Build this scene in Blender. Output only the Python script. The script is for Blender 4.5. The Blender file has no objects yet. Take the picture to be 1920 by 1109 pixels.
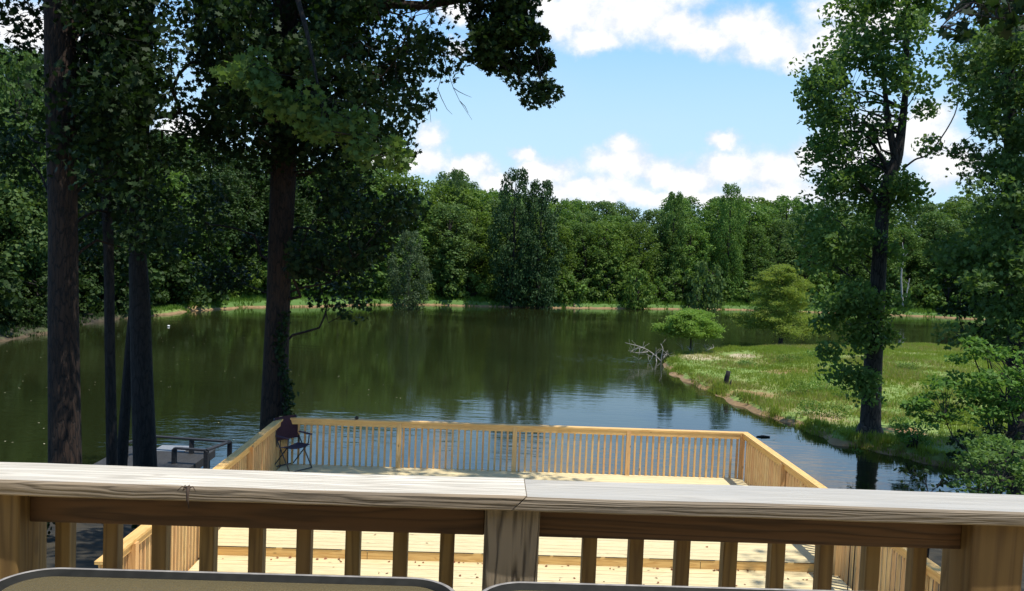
import bpy, bmesh, math, random
import numpy as np
from mathutils import Vector, Matrix
sc = bpy.context.scene
R = math.radians
rng = np.random.default_rng(7)
random.seed(7)

# ---------------------------------------------------------------- camera
EYE = 1.55; F = 1540.0; PW, PH = 1920, 1109
psi, pit, rol = R(1.7), R(3.0), 0.040
fw = np.array([math.sin(psi)*math.cos(pit), math.cos(psi)*math.cos(pit), -math.sin(pit)])
rt = np.array([math.cos(psi), -math.sin(psi), 0.0]); up = np.cross(rt, fw)
rt2 = rt*math.cos(rol)+up*math.sin(rol); up2 = up*math.cos(rol)-rt*math.sin(rol)
EYEP = np.array([0, 0, EYE])
cam = bpy.data.objects.new('camera', bpy.data.cameras.new('camera'))
sc.collection.objects.link(cam)
m = Matrix.Identity(4)
for i in range(3):
    m[i][0], m[i][1], m[i][2] = rt2[i], up2[i], -fw[i]
m[2][3] = EYE
cam.matrix_world = m
cam.data.sensor_width = 36; cam.data.lens = 36*F/PW
cam.data.clip_start = 0.05; cam.data.clip_end = 6000
sc.camera = cam
def ray(x, y): return fw+rt2*((x-PW/2)/F)-up2*((y-PH/2)/F)
def atz(x, y, z):
    d = ray(x, y); return EYEP+d*((z-EYE)/d[2])
def aty(x, y, Y):
    d = ray(x, y); return EYEP+d*(Y/d[1])
ZW = EYE-7.2          # pond level
ZD = -2.88            # lower deck floor

# ---------------------------------------------------------------- view, world, sun
sc.view_settings.view_transform = 'Standard'; sc.view_settings.look = 'None'
sc.view_settings.exposure = 0.15; sc.view_settings.gamma = 1
sc.cycles.max_bounces = 7; sc.cycles.diffuse_bounces = 3; sc.cycles.glossy_bounces = 3
sc.cycles.transmission_bounces = 4; sc.cycles.transparent_max_bounces = 6
sc.cycles.caustics_reflective = False; sc.cycles.caustics_refractive = False
SUN = Vector((0.33, -0.165, 0.93)).normalized()
w = bpy.data.worlds.new('World'); sc.world = w; w.use_nodes = True
nt = w.node_tree; nt.nodes.clear()
def N(t, tree=None, **k):
    n = (tree or nt).nodes.new(t)
    for a, b in k.items(): setattr(n, a, b)
    return n
def L(a, b, tree=None): (tree or nt).links.new(a, b)
def M(op, a, b=None, c=None, tree=None, clamp=False):
    n = N('ShaderNodeMath', tree, operation=op, use_clamp=clamp)
    for i, v in enumerate((a, b, c)):
        if v is None: continue
        if isinstance(v, (int, float)): n.inputs[i].default_value = v
        else: L(v, n.inputs[i], tree)
    return n.outputs[0]
def VM(op, a, b=None, tree=None, out=0):
    n = N('ShaderNodeVectorMath', tree, operation=op)
    for i, v in enumerate((a, b)):
        if v is None: continue
        if isinstance(v, (tuple, list)): n.inputs[i].default_value = v
        elif isinstance(v, (int, float)): n.inputs[3].default_value = v
        else: L(v, n.inputs[i], tree)
    return n.outputs[out]
def MIX(f, a, b, tree=None, bt='MIX'):
    n = N('ShaderNodeMix', tree, data_type='RGBA', blend_type=bt)
    for s, v in ((n.inputs[0], f), (n.inputs[6], a), (n.inputs[7], b)):
        if isinstance(v, (int, float)): s.default_value = v
        elif isinstance(v, (tuple, list)): s.default_value = tuple(v)+(1,) if len(v) == 3 else v
        else: L(v, s, tree)
    return n.outputs[2]
def SS(v, a, b, tree=None):
    n = N('ShaderNodeMapRange', tree, interpolation_type='SMOOTHSTEP')
    L(v, n.inputs[0], tree); n.inputs[1].default_value = a; n.inputs[2].default_value = b
    return n.outputs[0]
sky = N('ShaderNodeTexSky', sky_type='NISHITA', sun_disc=False)
sky.sun_elevation = math.asin(SUN.z); sky.sun_rotation = math.atan2(SUN.x, SUN.y)
sky.altitude = 100; sky.air_density = 1.0; sky.dust_density = 0.6; sky.ozone_density = 1.2
tc = N('ShaderNodeTexCoord')
sx = N('ShaderNodeSeparateXYZ'); L(tc.outputs['Generated'], sx.inputs[0])
az = M('ARCTAN2', sx.outputs[0], sx.outputs[1])
hl = M('SQRT', M('ADD', M('MULTIPLY', sx.outputs[0], sx.outputs[0]), M('MULTIPLY', sx.outputs[1], sx.outputs[1])))
el = M('DIVIDE', sx.outputs[2], M('MAXIMUM', hl, 0.02))
cb = N('ShaderNodeCombineXYZ'); L(az, cb.inputs[0]); L(el, cb.inputs[1])
P0 = cb.outputs[0]
nz = N('ShaderNodeTexNoise'); nz.inputs['Scale'].default_value = 22; nz.inputs['Detail'].default_value = 6; nz.inputs['Roughness'].default_value = .62
L(P0, nz.inputs['Vector'])
wv = VM('MULTIPLY', VM('SUBTRACT', nz.outputs['Color'], (.5, .5, .5)), (.055, .04, 0))
P = VM('ADD', P0, wv)
puffs = [(1080,20,95,55),(1180,30,120,60),(1265,50,80,42),(1200,-10,170,45),(1395,50,80,46),(1440,85,85,42),(1325,75,80,36),(1490,105,50,28),
 (1560,80,70,48),(1560,15,60,34),(1000,5,60,30),(855,20,50,34),(860,92,26,20),(1045,40,70,55),(1110,70,60,34),(1640,30,110,60),
 (805,255,40,36),(790,300,70,34),(880,315,60,30),(930,345,60,26),(985,288,34,20),(1020,322,80,36),(1168,272,44,28),(1165,310,95,42),(1235,322,55,32),
 (1100,355,170,30),(1300,335,90,36),(1352,262,40,20),(1372,312,85,42),(1455,325,80,46),(1505,292,40,36),(1250,372,360,26),(1480,365,150,30),
 (1745,215,50,36),(1715,262,80,54),(1770,305,70,50),(1640,262,90,60),(1600,310,90,46),(330,245,55,50),(700,285,70,32),(60,60,120,60),(180,120,90,40),
 (1130,-260,120,40),(600,-170,170,50)]
acc = None
for (px, py, rx, ry) in puffs:
    d = ray(px, py); h = math.hypot(d[0], d[1])
    u, v = math.atan2(d[0], d[1]), d[2]/h
    ln = VM('LENGTH', VM('MULTIPLY', VM('SUBTRACT', P, (u, v, 0)), (F/rx, F/ry, 0)), out=1)
    o = M('SUBTRACT', 1.0, ln)
    acc = o if acc is None else M('SMOOTH_MAX', acc, o, 0.25)
# scattered clouds all round the rest of the sky
n2 = N('ShaderNodeTexNoise'); n2.inputs['Scale'].default_value = 3.2; n2.inputs['Detail'].default_value = 5
L(VM('MULTIPLY', P0, (1, 2.2, 1)), n2.inputs['Vector'])
n3 = N('ShaderNodeTexNoise'); n3.inputs['Scale'].default_value = 30; n3.inputs['Detail'].default_value = 7; n3.inputs['Roughness'].default_value = .65
L(P0, n3.inputs['Vector'])
dens = M('ADD', acc, M('MULTIPLY', M('SUBTRACT', n3.outputs[0], .5), .7))
alpha = SS(dens, -0.15, 0.60)
back = M('MULTIPLY', M('MULTIPLY', SS(n2.outputs[0], .60, .75), .6), SS(M('ABSOLUTE', az), .8, 1.2))
wisp = M('MULTIPLY', SS(n2.outputs[0], .45, .8), .14)
alpha = M('MAXIMUM', M('MAXIMUM', alpha, back), wisp)
cl = MIX(SS(M('ADD', M('MULTIPLY', dens, .6), n3.outputs[0]), .42, 1.05), (6.7, 7.4, 8.5), (9.9, 9.9, 9.9))
skz = MIX(.35, sky.outputs[0], (.6, 1.3, 2.6))
skm = MIX(SS(el, 1.5, .5), skz, (2.2, 5.4, 11.0))
skm = MIX(SS(el, .40, .14), skm, (4.1, 6.9, 9.8))
skm = MIX(SS(el, .30, .0), skm, (5.8, 8.1, 9.9))
bg = N('ShaderNodeBackground'); bg.inputs[1].default_value = 0.10
L(MIX(alpha, skm, cl), bg.inputs[0])
wo = N('ShaderNodeOutputWorld'); L(bg.outputs[0], wo.inputs[0])
w.cycles.sampling_method = 'MANUAL'; w.cycles.sample_map_resolution = 512
sl = bpy.data.lights.new('sun', 'SUN'); sl.energy = 5.0; sl.angle = R(0.53); sl.color = (1, .95, .86)
so = bpy.data.objects.new('sun', sl); sc.collection.objects.link(so)
so.rotation_euler = SUN.to_track_quat('Z', 'Y').to_euler()

# ---------------------------------------------------------------- helpers
COL = sc.collection
def tag(o, label=None, cat=None, group=None, kind=None):
    if label: o['label'] = label
    if cat: o['category'] = cat
    if group: o['group'] = group
    if kind: o['kind'] = kind
    return o
def thing(name, loc, label, cat, group=None, rz=0, kind=None):
    o = bpy.data.objects.new(name, None); COL.objects.link(o)
    o.location = Vector([float(a) for a in loc]); o.rotation_euler[2] = rz
    o.empty_display_size = .2
    return tag(o, label, cat, group, kind)
def put(name, me, mat, parent=None, local=False):
    o = bpy.data.objects.new(name, me); COL.objects.link(o)
    if mat is not None and not me.materials: me.materials.append(mat)
    if parent is not None:
        o.parent = parent
        if not local: o.location = -parent.location     # mesh coordinates are world coordinates
    return o
def mesh_np(name, V, k, smooth=False):
    """faces of k corners each from consecutive vertices, V: (n*k,3)"""
    n = len(V)//k; me = bpy.data.meshes.new(name)
    me.vertices.add(n*k); me.vertices.foreach_set('co', V.astype(np.float32).ravel())
    me.loops.add(n*k); me.loops.foreach_set('vertex_index', np.arange(n*k, dtype=np.int32))
    me.polygons.add(n); me.polygons.foreach_set('loop_start', np.arange(0, n*k, k, dtype=np.int32))
    me.update(calc_edges=True)
    return me
def mesh_vf(name, verts, faces, smooth=False):
    me = bpy.data.meshes.new(name); me.from_pydata([tuple(map(float, v)) for v in verts], [], faces); me.update()
    if smooth: me.polygons.foreach_set('use_smooth', [True]*len(me.polygons))
    return me
class MB:
    def __init__(s): s.v = []; s.f = []
    def box(s, a, b, bev=0.0, xf=None):
        x0, y0, z0 = a; x1, y1, z1 = b
        if bev <= 0:
            q = [(x0,y0,z0),(x1,y0,z0),(x1,y1,z0),(x0,y1,z0),(x0,y0,z1),(x1,y0,z1),(x1,y1,z1),(x0,y1,z1)]
            fs = [(3,2,1,0),(4,5,6,7),(0,1,5,4),(1,2,6,5),(2,3,7,6),(3,0,4,7)]
        else:
            bm = bmesh.new(); bmesh.ops.create_cube(bm, size=1)
            for v in bm.verts: v.co = Vector(((x0+x1)/2+v.co.x*(x1-x0), (y0+y1)/2+v.co.y*(y1-y0), (z0+z1)/2+v.co.z*(z1-z0)))
            bmesh.ops.bevel(bm, geom=bm.edges[:], offset=bev, segments=2, affect='EDGES', profile=.5)
            bm.verts.index_update(); q = [tuple(v.co) for v in bm.verts]; fs = [[v.index for v in f.verts] for f in bm.faces]; bm.free()
        if xf: q = [tuple(xf @ Vector(p)) for p in q]
        n = len(s.v); s.v += q; s.f += [tuple(i+n for i in f) for f in fs]; return s
    def tube(s, pts, rad, n=8, cap=True):
        pts = [Vector([float(c) for c in p]) for p in pts]; base = len(s.v)
        rad = [rad]*len(pts) if isinstance(rad, (int, float)) else list(rad)
        t0 = (pts[1]-pts[0]).normalized(); u = t0.orthogonal().normalized()
        for i, p in enumerate(pts):
            t = (pts[min(i+1, len(pts)-1)]-pts[max(i-1, 0)]).normalized()
            u = (u-t*u.dot(t)).normalized(); v = t.cross(u)
            for k in range(n):
                a = 2*math.pi*k/n; s.v.append(tuple(p+(u*math.cos(a)+v*math.sin(a))*rad[i]))
        for i in range(len(pts)-1):
            for k in range(n):
                a = base+i*n+k; b = base+i*n+(k+1) % n; s.f.append((a, b, b+n, a+n))
        if cap:
            s.f.append(tuple(base+k for k in range(n))[::-1]); e = base+(len(pts)-1)*n; s.f.append(tuple(e+k for k in range(n)))
        return s
    def me(s, name, smooth=False): return mesh_vf(name, s.v, s.f, smooth)
    def put(s, name, mat, parent=None, smooth=False, local=False): return put(name, s.me(name, smooth), mat, parent, local)

def newmat(name):
    mt = bpy.data.materials.new(name); mt.use_nodes = True; t = mt.node_tree; t.nodes.clear()
    out = N('ShaderNodeOutputMaterial', t); b = N('ShaderNodeBsdfPrincipled', t); L(b.outputs[0], out.inputs[0], t)
    return mt, t, b, out
def plain(name, col, rough=.5, metal=0, **k):
    mt, t, b, o = newmat(name)
    nn = N('ShaderNodeTexNoise', t); nn.inputs['Scale'].default_value = 30; nn.inputs['Detail'].default_value = 4
    L(N('ShaderNodeTexCoord', t).outputs['Object'], nn.inputs[0], t)
    L(MIX(SS(nn.outputs[0], .3, .7, t), tuple(c*.75 for c in col), tuple(min(1, c*1.15) for c in col), t), b.inputs['Base Color'], t)
    b.inputs['Roughness'].default_value = rough; b.inputs['Metallic'].default_value = metal
    for a, v in k.items(): b.inputs[a].default_value = v
    return mt
def wood(name, c_dark, c_lite, axis=0, ring=14, rough=.7, weather=None, vary=.25, knots=.5, board=None, fine=90, bump=.25, hue=None, stretch=.06, lo=.18, hi=.95):
    mt, t, b, o = newmat(name)
    co = N('ShaderNodeTexCoord', t).outputs['Object']; oi = N('ShaderNodeObjectInfo', t)
    rnd = oi.outputs['Random']
    cx = N('ShaderNodeCombineXYZ', t)
    for i in range(3): L(M('MULTIPLY', rnd, (13.7, 29.1, 7.3)[i], tree=t), cx.inputs[i], t)
    if board:   # boards laid side by side along axis 'board[0]' every board[1] m: each gets its own grain offset
        s = N('ShaderNodeSeparateXYZ', t); L(co, s.inputs[0], t)
        idx = M('FLOOR', M('DIVIDE', s.outputs[board[0]], board[1], tree=t), tree=t)
        wn = N('ShaderNodeTexWhiteNoise', t, noise_dimensions='1D'); L(idx, wn.inputs['W'], t)
        rnd = wn.outputs['Value']; cx2 = N('ShaderNodeCombineXYZ', t)
        for i in range(3): L(M('MULTIPLY', rnd, (19., 31., 7.)[i], tree=t), cx2.inputs[i], t)
        cx = cx2
    p = VM('ADD', co, cx.outputs[0], t)
    st = [1.0, 1.0, 1.0]; st[axis] = stretch
    ps = VM('MULTIPLY', p, tuple(st), t)
    n1 = N('ShaderNodeTexNoise', t); n1.inputs['Scale'].default_value = ring; n1.inputs['Detail'].default_value = 3; n1.inputs['Distortion'].default_value = .6
    L(ps, n1.inputs['Vector'], t)
    rings = M('ABSOLUTE', M('SINE', M('MULTIPLY', n1.outputs[0], 34, tree=t), tree=t), tree=t)
    st2 = [1.0, 1.0, 1.0]; st2[axis] = .025
    n2 = N('ShaderNodeTexNoise', t); n2.inputs['Scale'].default_value = fine; n2.inputs['Detail'].default_value = 5; n2.inputs['Roughness'].default_value = .7
    L(VM('MULTIPLY', p, tuple(st2), t), n2.inputs['Vector'], t)
    f = M('ADD', M('MULTIPLY', rings, .5, tree=t), M('MULTIPLY', n2.outputs[0], .6, tree=t), tree=t)
    f = SS(f, lo, hi, t)
    c = MIX(f, c_dark, c_lite, t)
    if vary: c = MIX(M('MULTIPLY', rnd, vary, tree=t), c, tuple(x*.62 for x in c_lite) if hue is None else hue, t)
    n3 = N('ShaderNodeTexNoise', t); n3.inputs['Scale'].default_value = 2.2; n3.inputs['Detail'].default_value = 3
    st3 = [1.0, 1.0, 1.0]; st3[axis] = .35
    L(VM('MULTIPLY', p, tuple(st3), t), n3.inputs['Vector'], t)
    if weather: c = MIX(SS(n3.outputs[0], .42, .68, t), c, weather, t)
    if knots:
        vo = N('ShaderNodeTexVoronoi', t); vo.inputs['Scale'].default_value = 4.5
        st4 = [1.0, 1.0, 1.0]; st4[axis] = .45
        L(VM('MULTIPLY', p, tuple(st4), t), vo.inputs['Vector'], t)
        kn = SS(vo.outputs['Distance'], .085, .03, t)
        c = MIX(M('MULTIPLY', kn, knots, tree=t), c, (.07, .03, .012), t)
    L(c, b.inputs['Base Color'], t); b.inputs['Roughness'].default_value = rough
    bp = N('ShaderNodeBump', t); bp.inputs['Strength'].default_value = bump; bp.inputs['Distance'].default_value = .004
    L(f, bp.inputs['Height'], t); L(bp.outputs[0], b.inputs['Normal'], t)
    return mt
def leafmat(name, c1, c2, trans=.3, rough=.6, big=.25, tcol=None, spec=.18):
    mt, t, b, out = newmat(name)
    g = N('ShaderNodeNewGeometry', t); oi = N('ShaderNodeObjectInfo', t)
    f = g.outputs['Random Per Island']
    nn = N('ShaderNodeTexNoise', t); nn.inputs['Scale'].default_value = big; nn.inputs['Detail'].default_value = 2
    L(N('ShaderNodeTexCoord', t).outputs['Object'], nn.inputs[0], t)
    f = M('ADD', M('MULTIPLY', f, .55, tree=t), M('MULTIPLY', SS(nn.outputs[0], .35, .65, t), .45, tree=t), tree=t)
    c = MIX(f, c1, c2, t)
    c = MIX(M('MULTIPLY', oi.outputs['Random'], .5, tree=t), c, tuple(a*q for a, q in zip(c1, (1.25, .95, 1.3))), t)
    L(c, b.inputs['Base Color'], t); b.inputs['Roughness'].default_value = rough
    b.inputs['Specular IOR Level'].default_value = spec
    tr = N('ShaderNodeBsdfTranslucent', t)
    L(MIX(.5, c, tcol or tuple(min(1, a*q) for a, q in zip(c2, (1.6, 1.7, .7))), t), tr.inputs[0], t)
    ms = N('ShaderNodeMixShader', t); ms.inputs[0].default_value = trans
    L(b.outputs[0], ms.inputs[1], t); L(tr.outputs[0], ms.inputs[2], t); L(ms.outputs[0], out.inputs[0], t)
    return mt
def barkmat(name, c1, c2, sc_=6, bump=.9):
    mt, t, b, o = newmat(name)
    p = VM('MULTIPLY', N('ShaderNodeTexCoord', t).outputs['Object'], (1, 1, .18), t)
    n1 = N('ShaderNodeTexNoise', t); n1.inputs['Scale'].default_value = sc_*2.2; n1.inputs['Detail'].default_value = 6; n1.inputs['Roughness'].default_value = .65
    L(p, n1.inputs[0], t)
    v = N('ShaderNodeTexVoronoi', t, feature='DISTANCE_TO_EDGE'); v.inputs['Scale'].default_value = sc_*2.6
    L(VM('ADD', p, VM('MULTIPLY', n1.outputs['Color'], (.12, .12, .05), t), t), v.inputs['Vector'], t)
    f = M('MULTIPLY', SS(v.outputs['Distance'], 0, .12, t), n1.outputs[0], tree=t)
    L(MIX(SS(f, .1, .65, t), c1, c2, t), b.inputs['Base Color'], t); b.inputs['Roughness'].default_value = .9
    bp = N('ShaderNodeBump', t); bp.inputs['Strength'].default_value = bump; bp.inputs['Distance'].default_value = .03
    L(f, bp.inputs['Height'], t); L(bp.outputs[0], b.inputs['Normal'], t)
    return mt

LOBED = np.array([(0,-.5),(.12,-.2),(.46,-.28),(.36,.02),(.5,.3),(.2,.24),(0,.55),(-.2,.24),(-.5,.3),(-.36,.02),(-.46,-.28),(-.12,-.2)])
OVAL = np.array([(0,-.5),(.24,-.2),(.26,.15),(0,.55),(-.26,.15),(-.24,-.2)])
CLUMP = np.array([(-.1,-.5),(.42,-.34),(.5,.22),(.05,.52),(-.48,.2)])
SLIM = np.array([(0,-.5),(.13,0),(0,.55),(-.13,0)])
def leaves(C_, size, shape=OVAL, nrm=None, upb=.5, jit=.3, droop=0.0, elong=None):
    """(n*k,3) vertices of n leaves centred on C_"""
    n = len(C_); k = len(shape)
    nv = rng.normal(size=(n, 3)) if nrm is None else rng.normal(size=(n, 3))*.75+nrm*1.2
    nv[:, 2] += upb; nv /= np.linalg.norm(nv, axis=1)[:, None]+1e-9
    a = rng.normal(size=(n, 3)); a[:, 2] -= droop; a -= nv*np.sum(a*nv, 1)[:, None]; a /= np.linalg.norm(a, axis=1)[:, None]+1e-9
    b_ = np.cross(nv, a); s = size*(1+jit*rng.uniform(-1, 1, n))
    V = C_[:, None, :]+(b_[:, None, :]*shape[None, :, 0:1]+a[:, None, :]*shape[None, :, 1:2])*s[:, None, None]
    return V.reshape(-1, 3), k
def crown_part(name, C_, size, mat, parent, shape=OVAL, local=False, **k):
    V, kk = leaves(C_, size, shape, **k)
    return put(name, mesh_np(name, V, kk), mat, parent, local)
def ball(n, c, r):
    d = rng.normal(size=(n, 3)); d /= np.linalg.norm(d, axis=1)[:, None]
    return np.array(c)+d*np.array(r)*(rng.uniform(.25, 1, n)**.6)[:, None]
def inpoly(x, y, poly):
    c = np.zeros(len(x), bool); n = len(poly)
    for i in range(n):
        x0, y0 = poly[i]; x1, y1 = poly[(i+1) % n]
        cond = (y0 > y) != (y1 > y)
        with np.errstate(divide='ignore', invalid='ignore'):
            c ^= cond & (x < (x1-x0)*(y-y0)/(y1-y0+1e-12)+x0)
    return c
def smooth(a, b, x): t = np.clip((x-a)/(b-a), 0, 1); return t*t*(3-2*t)

# ---------------------------------------------------------------- materials
m_top = wood('bleached_wood', (.36,.32,.26), (.72,.67,.57), 0, 26, .8, (.46,.43,.38), .1, .6, fine=110, bump=.6, stretch=.022)
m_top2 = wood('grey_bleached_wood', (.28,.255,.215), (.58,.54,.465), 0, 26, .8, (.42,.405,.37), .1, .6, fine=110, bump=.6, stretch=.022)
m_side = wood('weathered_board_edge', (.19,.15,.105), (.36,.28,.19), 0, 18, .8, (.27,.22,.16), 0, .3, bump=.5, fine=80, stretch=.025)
m_dark = wood('brown_rail_wood', (.045,.020,.008), (.12,.058,.024), 0, 9, .7, None, .2, .6)
m_post = wood('weathered_post_wood', (.075,.056,.038), (.33,.265,.19), 2, 15, .8, None, 0, .2, bump=1, fine=90, stretch=.05, lo=.2, hi=.85)
m_bal = wood('baluster_pine', (.13,.078,.024), (.28,.18,.062), 2, 9, .65, None, .5, .6, hue=(.15,.075,.028))
m_pine = wood('fresh_yellow_pine', (.60,.34,.10), (.80,.53,.19), 0, 10, .6, None, .35, .5, hue=(.60,.30,.12))
m_piney = wood('fresh_yellow_pine_lengthwise', (.60,.34,.10), (.80,.53,.19), 1, 10, .6, None, .35, .5, hue=(.60,.30,.12))
m_pinez = wood('fresh_pine_upright', (.56,.33,.12), (.78,.52,.22), 2, 10, .6, None, .5, .7, hue=(.60,.27,.11))
m_floor = wood('deck_boards', (.58,.46,.24), (.76,.63,.36), 0, 9, .65, None, .3, .5, board=(1, .14))
m_beam = wood('deck_beam_wood', (.30,.19,.08), (.46,.31,.14), 2, 8, .7, None, .2, .4)
m_old = wood('old_dark_dock_wood', (.008,.008,.010), (.030,.030,.031), 0, 8, .8, None, .2, .2)
m_oldf = wood('old_dock_boards', (.014,.013,.012), (.040,.038,.036), 1, 8, .8, None, .2, .2, board=(0, .14))
m_barkA = barkmat('reddish_bark', (.009,.0045,.002), (.042,.022,.012))
m_barkB = barkmat('dark_bark', (.008,.006,.005), (.028,.022,.018))
m_barkF = barkmat('grey_brown_bark', (.015,.012,.009), (.06,.05,.042), 4)
m_dead = barkmat('bleached_dead_wood', (.26,.235,.20), (.50,.46,.41), 8, .3)
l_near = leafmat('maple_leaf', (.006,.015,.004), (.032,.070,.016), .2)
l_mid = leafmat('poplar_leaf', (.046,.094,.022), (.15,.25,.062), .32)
l_far = [leafmat('far_leaf_deep', (.044,.094,.018), (.126,.210,.044), .3),
         leafmat('far_leaf_mid', (.058,.122,.020), (.155,.265,.050), .3),
         leafmat('far_leaf_blue', (.048,.096,.024), (.135,.210,.058), .3),
         leafmat('far_leaf_yellow', (.062,.115,.015), (.15,.235,.038), .3)]
l_dark = leafmat('shaded_bank_leaf', (.014,.034,.007), (.055,.100,.020), .2)  # darker leaves; the left bank's shade is put into the colour
l_cyp = leafmat('cypress_needle', (.14,.20,.03), (.28,.35,.07), .4)
l_cyp2 = leafmat('bright_cypress_needle', (.12,.22,.03), (.24,.38,.07), .35)
l_bush = leafmat('bush_leaf', (.065,.12,.02), (.16,.26,.045), .3)
l_bright = leafmat('bright_shrub_leaf', (.065,.14,.025), (.15,.28,.055), .35)
l_grass = leafmat('grass_blade', (.13,.20,.022), (.27,.33,.06), .4, .6, .35)
l_straw = leafmat('dry_grass_blade', (.24,.21,.075), (.36,.32,.12), .3, .7, .35)
l_grassf = leafmat('far_grass_blade', (.08,.17,.022), (.17,.30,.05), .4, .6)

# ---------------------------------------------------------------- terrain
shore = [(-26.5,90.7),(-29.5,84),(-30.5,77.5),(-32.5,69),(-31.5,60.5),(-32,55),(-34,46),(-31,36),(-25,28.5),(-18,25),(-10,23.2),(-3,21.6),
 (4,21.2),(10,21.6),(15,23.2),(19.5,25.6),(18.9,27.4),(16.94,28.57),(16.03,30.19),(15.07,31.64),(14.15,32.51),(13.9,34.3),(13.79,36.26),(13.2,38),
 (13.0,39.92),(12.6,41.7),(12.42,43.59),(12.0,46),(11.99,49.08),(11.6,52),(12.11,54.96),(13.3,58.5),(18.36,63.55),(25,67.5),(33,70.5),(42.2,73.4),(60,78),
 (82,86),(92,96),(88,112),(78,119),(66.94,122.6),(52,122.4),(36.2,121),(20,114),(4.3,107.9),(-7.8,106.2),(-15,101.5),(-20,95.5)]
SH = np.array(shore)
def sdist(x, y):
    x = np.asarray(x, float).ravel(); y = np.asarray(y, float).ravel(); d = np.full(x.shape, 1e9)
    for i in range(len(SH)):
        a = SH[i]; b = SH[(i+1) % len(SH)]; e = b-a
        t = np.clip(((x-a[0])*e[0]+(y-a[1])*e[1])/(e@e), 0, 1)
        d = np.minimum(d, np.hypot(x-a[0]-t*e[0], y-a[1]-t*e[1]))
    return np.where(inpoly(x, y, shore), -d, d)
_ph = rng.uniform(0, 6.28, (14, 3)); _k = rng.normal(size=(14, 2))*np.geomspace(.12, 2.2, 14)[:, None]
def bumps(x, y):
    s = 0
    for i in range(14): s = s+np.sin(_k[i, 0]*x+_k[i, 1]*y+_ph[i, 0])*.5/np.hypot(*_k[i])**.7
    return s*.06
def gz(x, y):
    x = np.asarray(x, float); y = np.asarray(y, float)
    d = sdist(x, y)+.22*np.sin(x*1.7+y*.9)+.14*np.sin(x*3.1-y*2.3)
    near = smooth(31, 26, y)*smooth(24, 16, x)
    z = ZW+np.where(d > 0, .02+(.34+.25*smooth(80,90,y))*smooth(0, .5, d)+.035*np.minimum(d, 18)+.022*np.clip(d-18, 0, 400), np.maximum(d*.45, -1.6))
    z = z+np.where(d > 0, near*np.minimum(.15*d, 2.2), 0)
    z = z+np.where(d > .5, bumps(x, y)*np.clip(d*.4, 0, 1)*.8, 0)
    z = np.where((y < 22), np.minimum(z, -3.25), z)
    return np.where(d > .4, np.maximum(z, ZW+.26+.1*smooth(80,90,y)), z)
def axis(a, b, step, far):
    g = np.geomspace(step*1.3, far, 34)
    return np.concatenate([(a-g)[::-1], np.arange(a, b, step), b+g])
xs = axis(-46, 95, .5, 2500); ys = axis(14, 128, .45, 2500)
X, Y = np.meshgrid(xs, ys); Z = gz(X.ravel(), Y.ravel()).reshape(X.shape)
nx, ny = len(xs), len(ys)
me = bpy.data.meshes.new('ground'); me.vertices.add(nx*ny)
me.vertices.foreach_set('co', np.stack([X, Y, Z], -1).astype(np.float32).ravel())
ii = (np.arange(ny-1)[:, None]*nx+np.arange(nx-1)[None, :]).ravel()
q = np.stack([ii, ii+1, ii+nx+1, ii+nx], -1).astype(np.int32)
me.loops.add(q.size); me.loops.foreach_set('vertex_index', q.ravel()); me.polygons.add(len(q))
me.polygons.foreach_set('loop_start', np.arange(0, q.size, 4, dtype=np.int32)); me.update(calc_edges=True)
me.polygons.foreach_set('use_smooth', np.ones(len(q), bool))
mt, t, b, o = newmat('earth_and_turf')
g = N('ShaderNodeNewGeometry', t); s = N('ShaderNodeSeparateXYZ', t); L(g.outputs['Position'], s.inputs[0], t)
n1 = N('ShaderNodeTexNoise', t); n1.inputs['Scale'].default_value = .28; n1.inputs['Detail'].default_value = 5; n1.inputs['Roughness'].default_value = .6; L(g.outputs['Position'], n1.inputs[0], t)
n2 = N('ShaderNodeTexNoise', t); n2.inputs['Scale'].default_value = 3; n2.inputs['Detail'].default_value = 6; L(g.outputs['Position'], n2.inputs[0], t)
turf = MIX(SS(n2.outputs[0], .3, .7, t), (.11,.18,.028), (.22,.29,.07), t)
turf = MIX(M('MULTIPLY', SS(n1.outputs[0], .48, .60, t), .75, tree=t), turf, (.24,.23,.08), t)
turf = MIX(SS(s.outputs[1], 80, 90, t), turf, (.08,.15,.03), t)
dirt = MIX(n2.outputs[0], (.20,.11,.045), (.42,.30,.16), t)
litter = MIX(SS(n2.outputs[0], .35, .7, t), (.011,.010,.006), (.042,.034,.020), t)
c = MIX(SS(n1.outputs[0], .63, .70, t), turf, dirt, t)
for (qx, qy, rx_, ry_, cc) in [(*atz(1415,718,ZW+.9)[:2],1.9,2.2,(.26,.16,.06)),(*atz(1310,670,ZW+.5)[:2],2.3,3.0,(.40,.33,.20)),(*atz(1395,668,ZW+.6)[:2],1.5,2.0,(.46,.37,.25)),(*atz(1545,757,ZW+.9)[:2],1.6,2.0,(.36,.26,.14)),(*atz(1700,790,ZW+.8)[:2],1.2,1.2,(.36,.2,.09)),(*atz(1480,690,ZW+.8)[:2],2.6,1.6,(.30,.2,.09))]:
    dd = VM('LENGTH', VM('MULTIPLY', VM('SUBTRACT', g.outputs['Position'], (float(qx), float(qy), 0), t), (1/rx_, 1/ry_, 0), t), out=1, tree=t)
    c = MIX(SS(M('ADD', dd, M('MULTIPLY', n2.outputs[0], 1.2, tree=t), tree=t), 1.35, .95, t), c, cc, t)
hz = M('ADD', s.outputs[2], M('MULTIPLY', M('SUBTRACT', n2.outputs[0], .5, tree=t), .16, tree=t), tree=t)
mud = MIX(n2.outputs[0], (.15,.085,.035), (.36,.24,.12), t)
c = MIX(SS(hz, ZW+.20, ZW+.13, t), c, mud, t)
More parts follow.
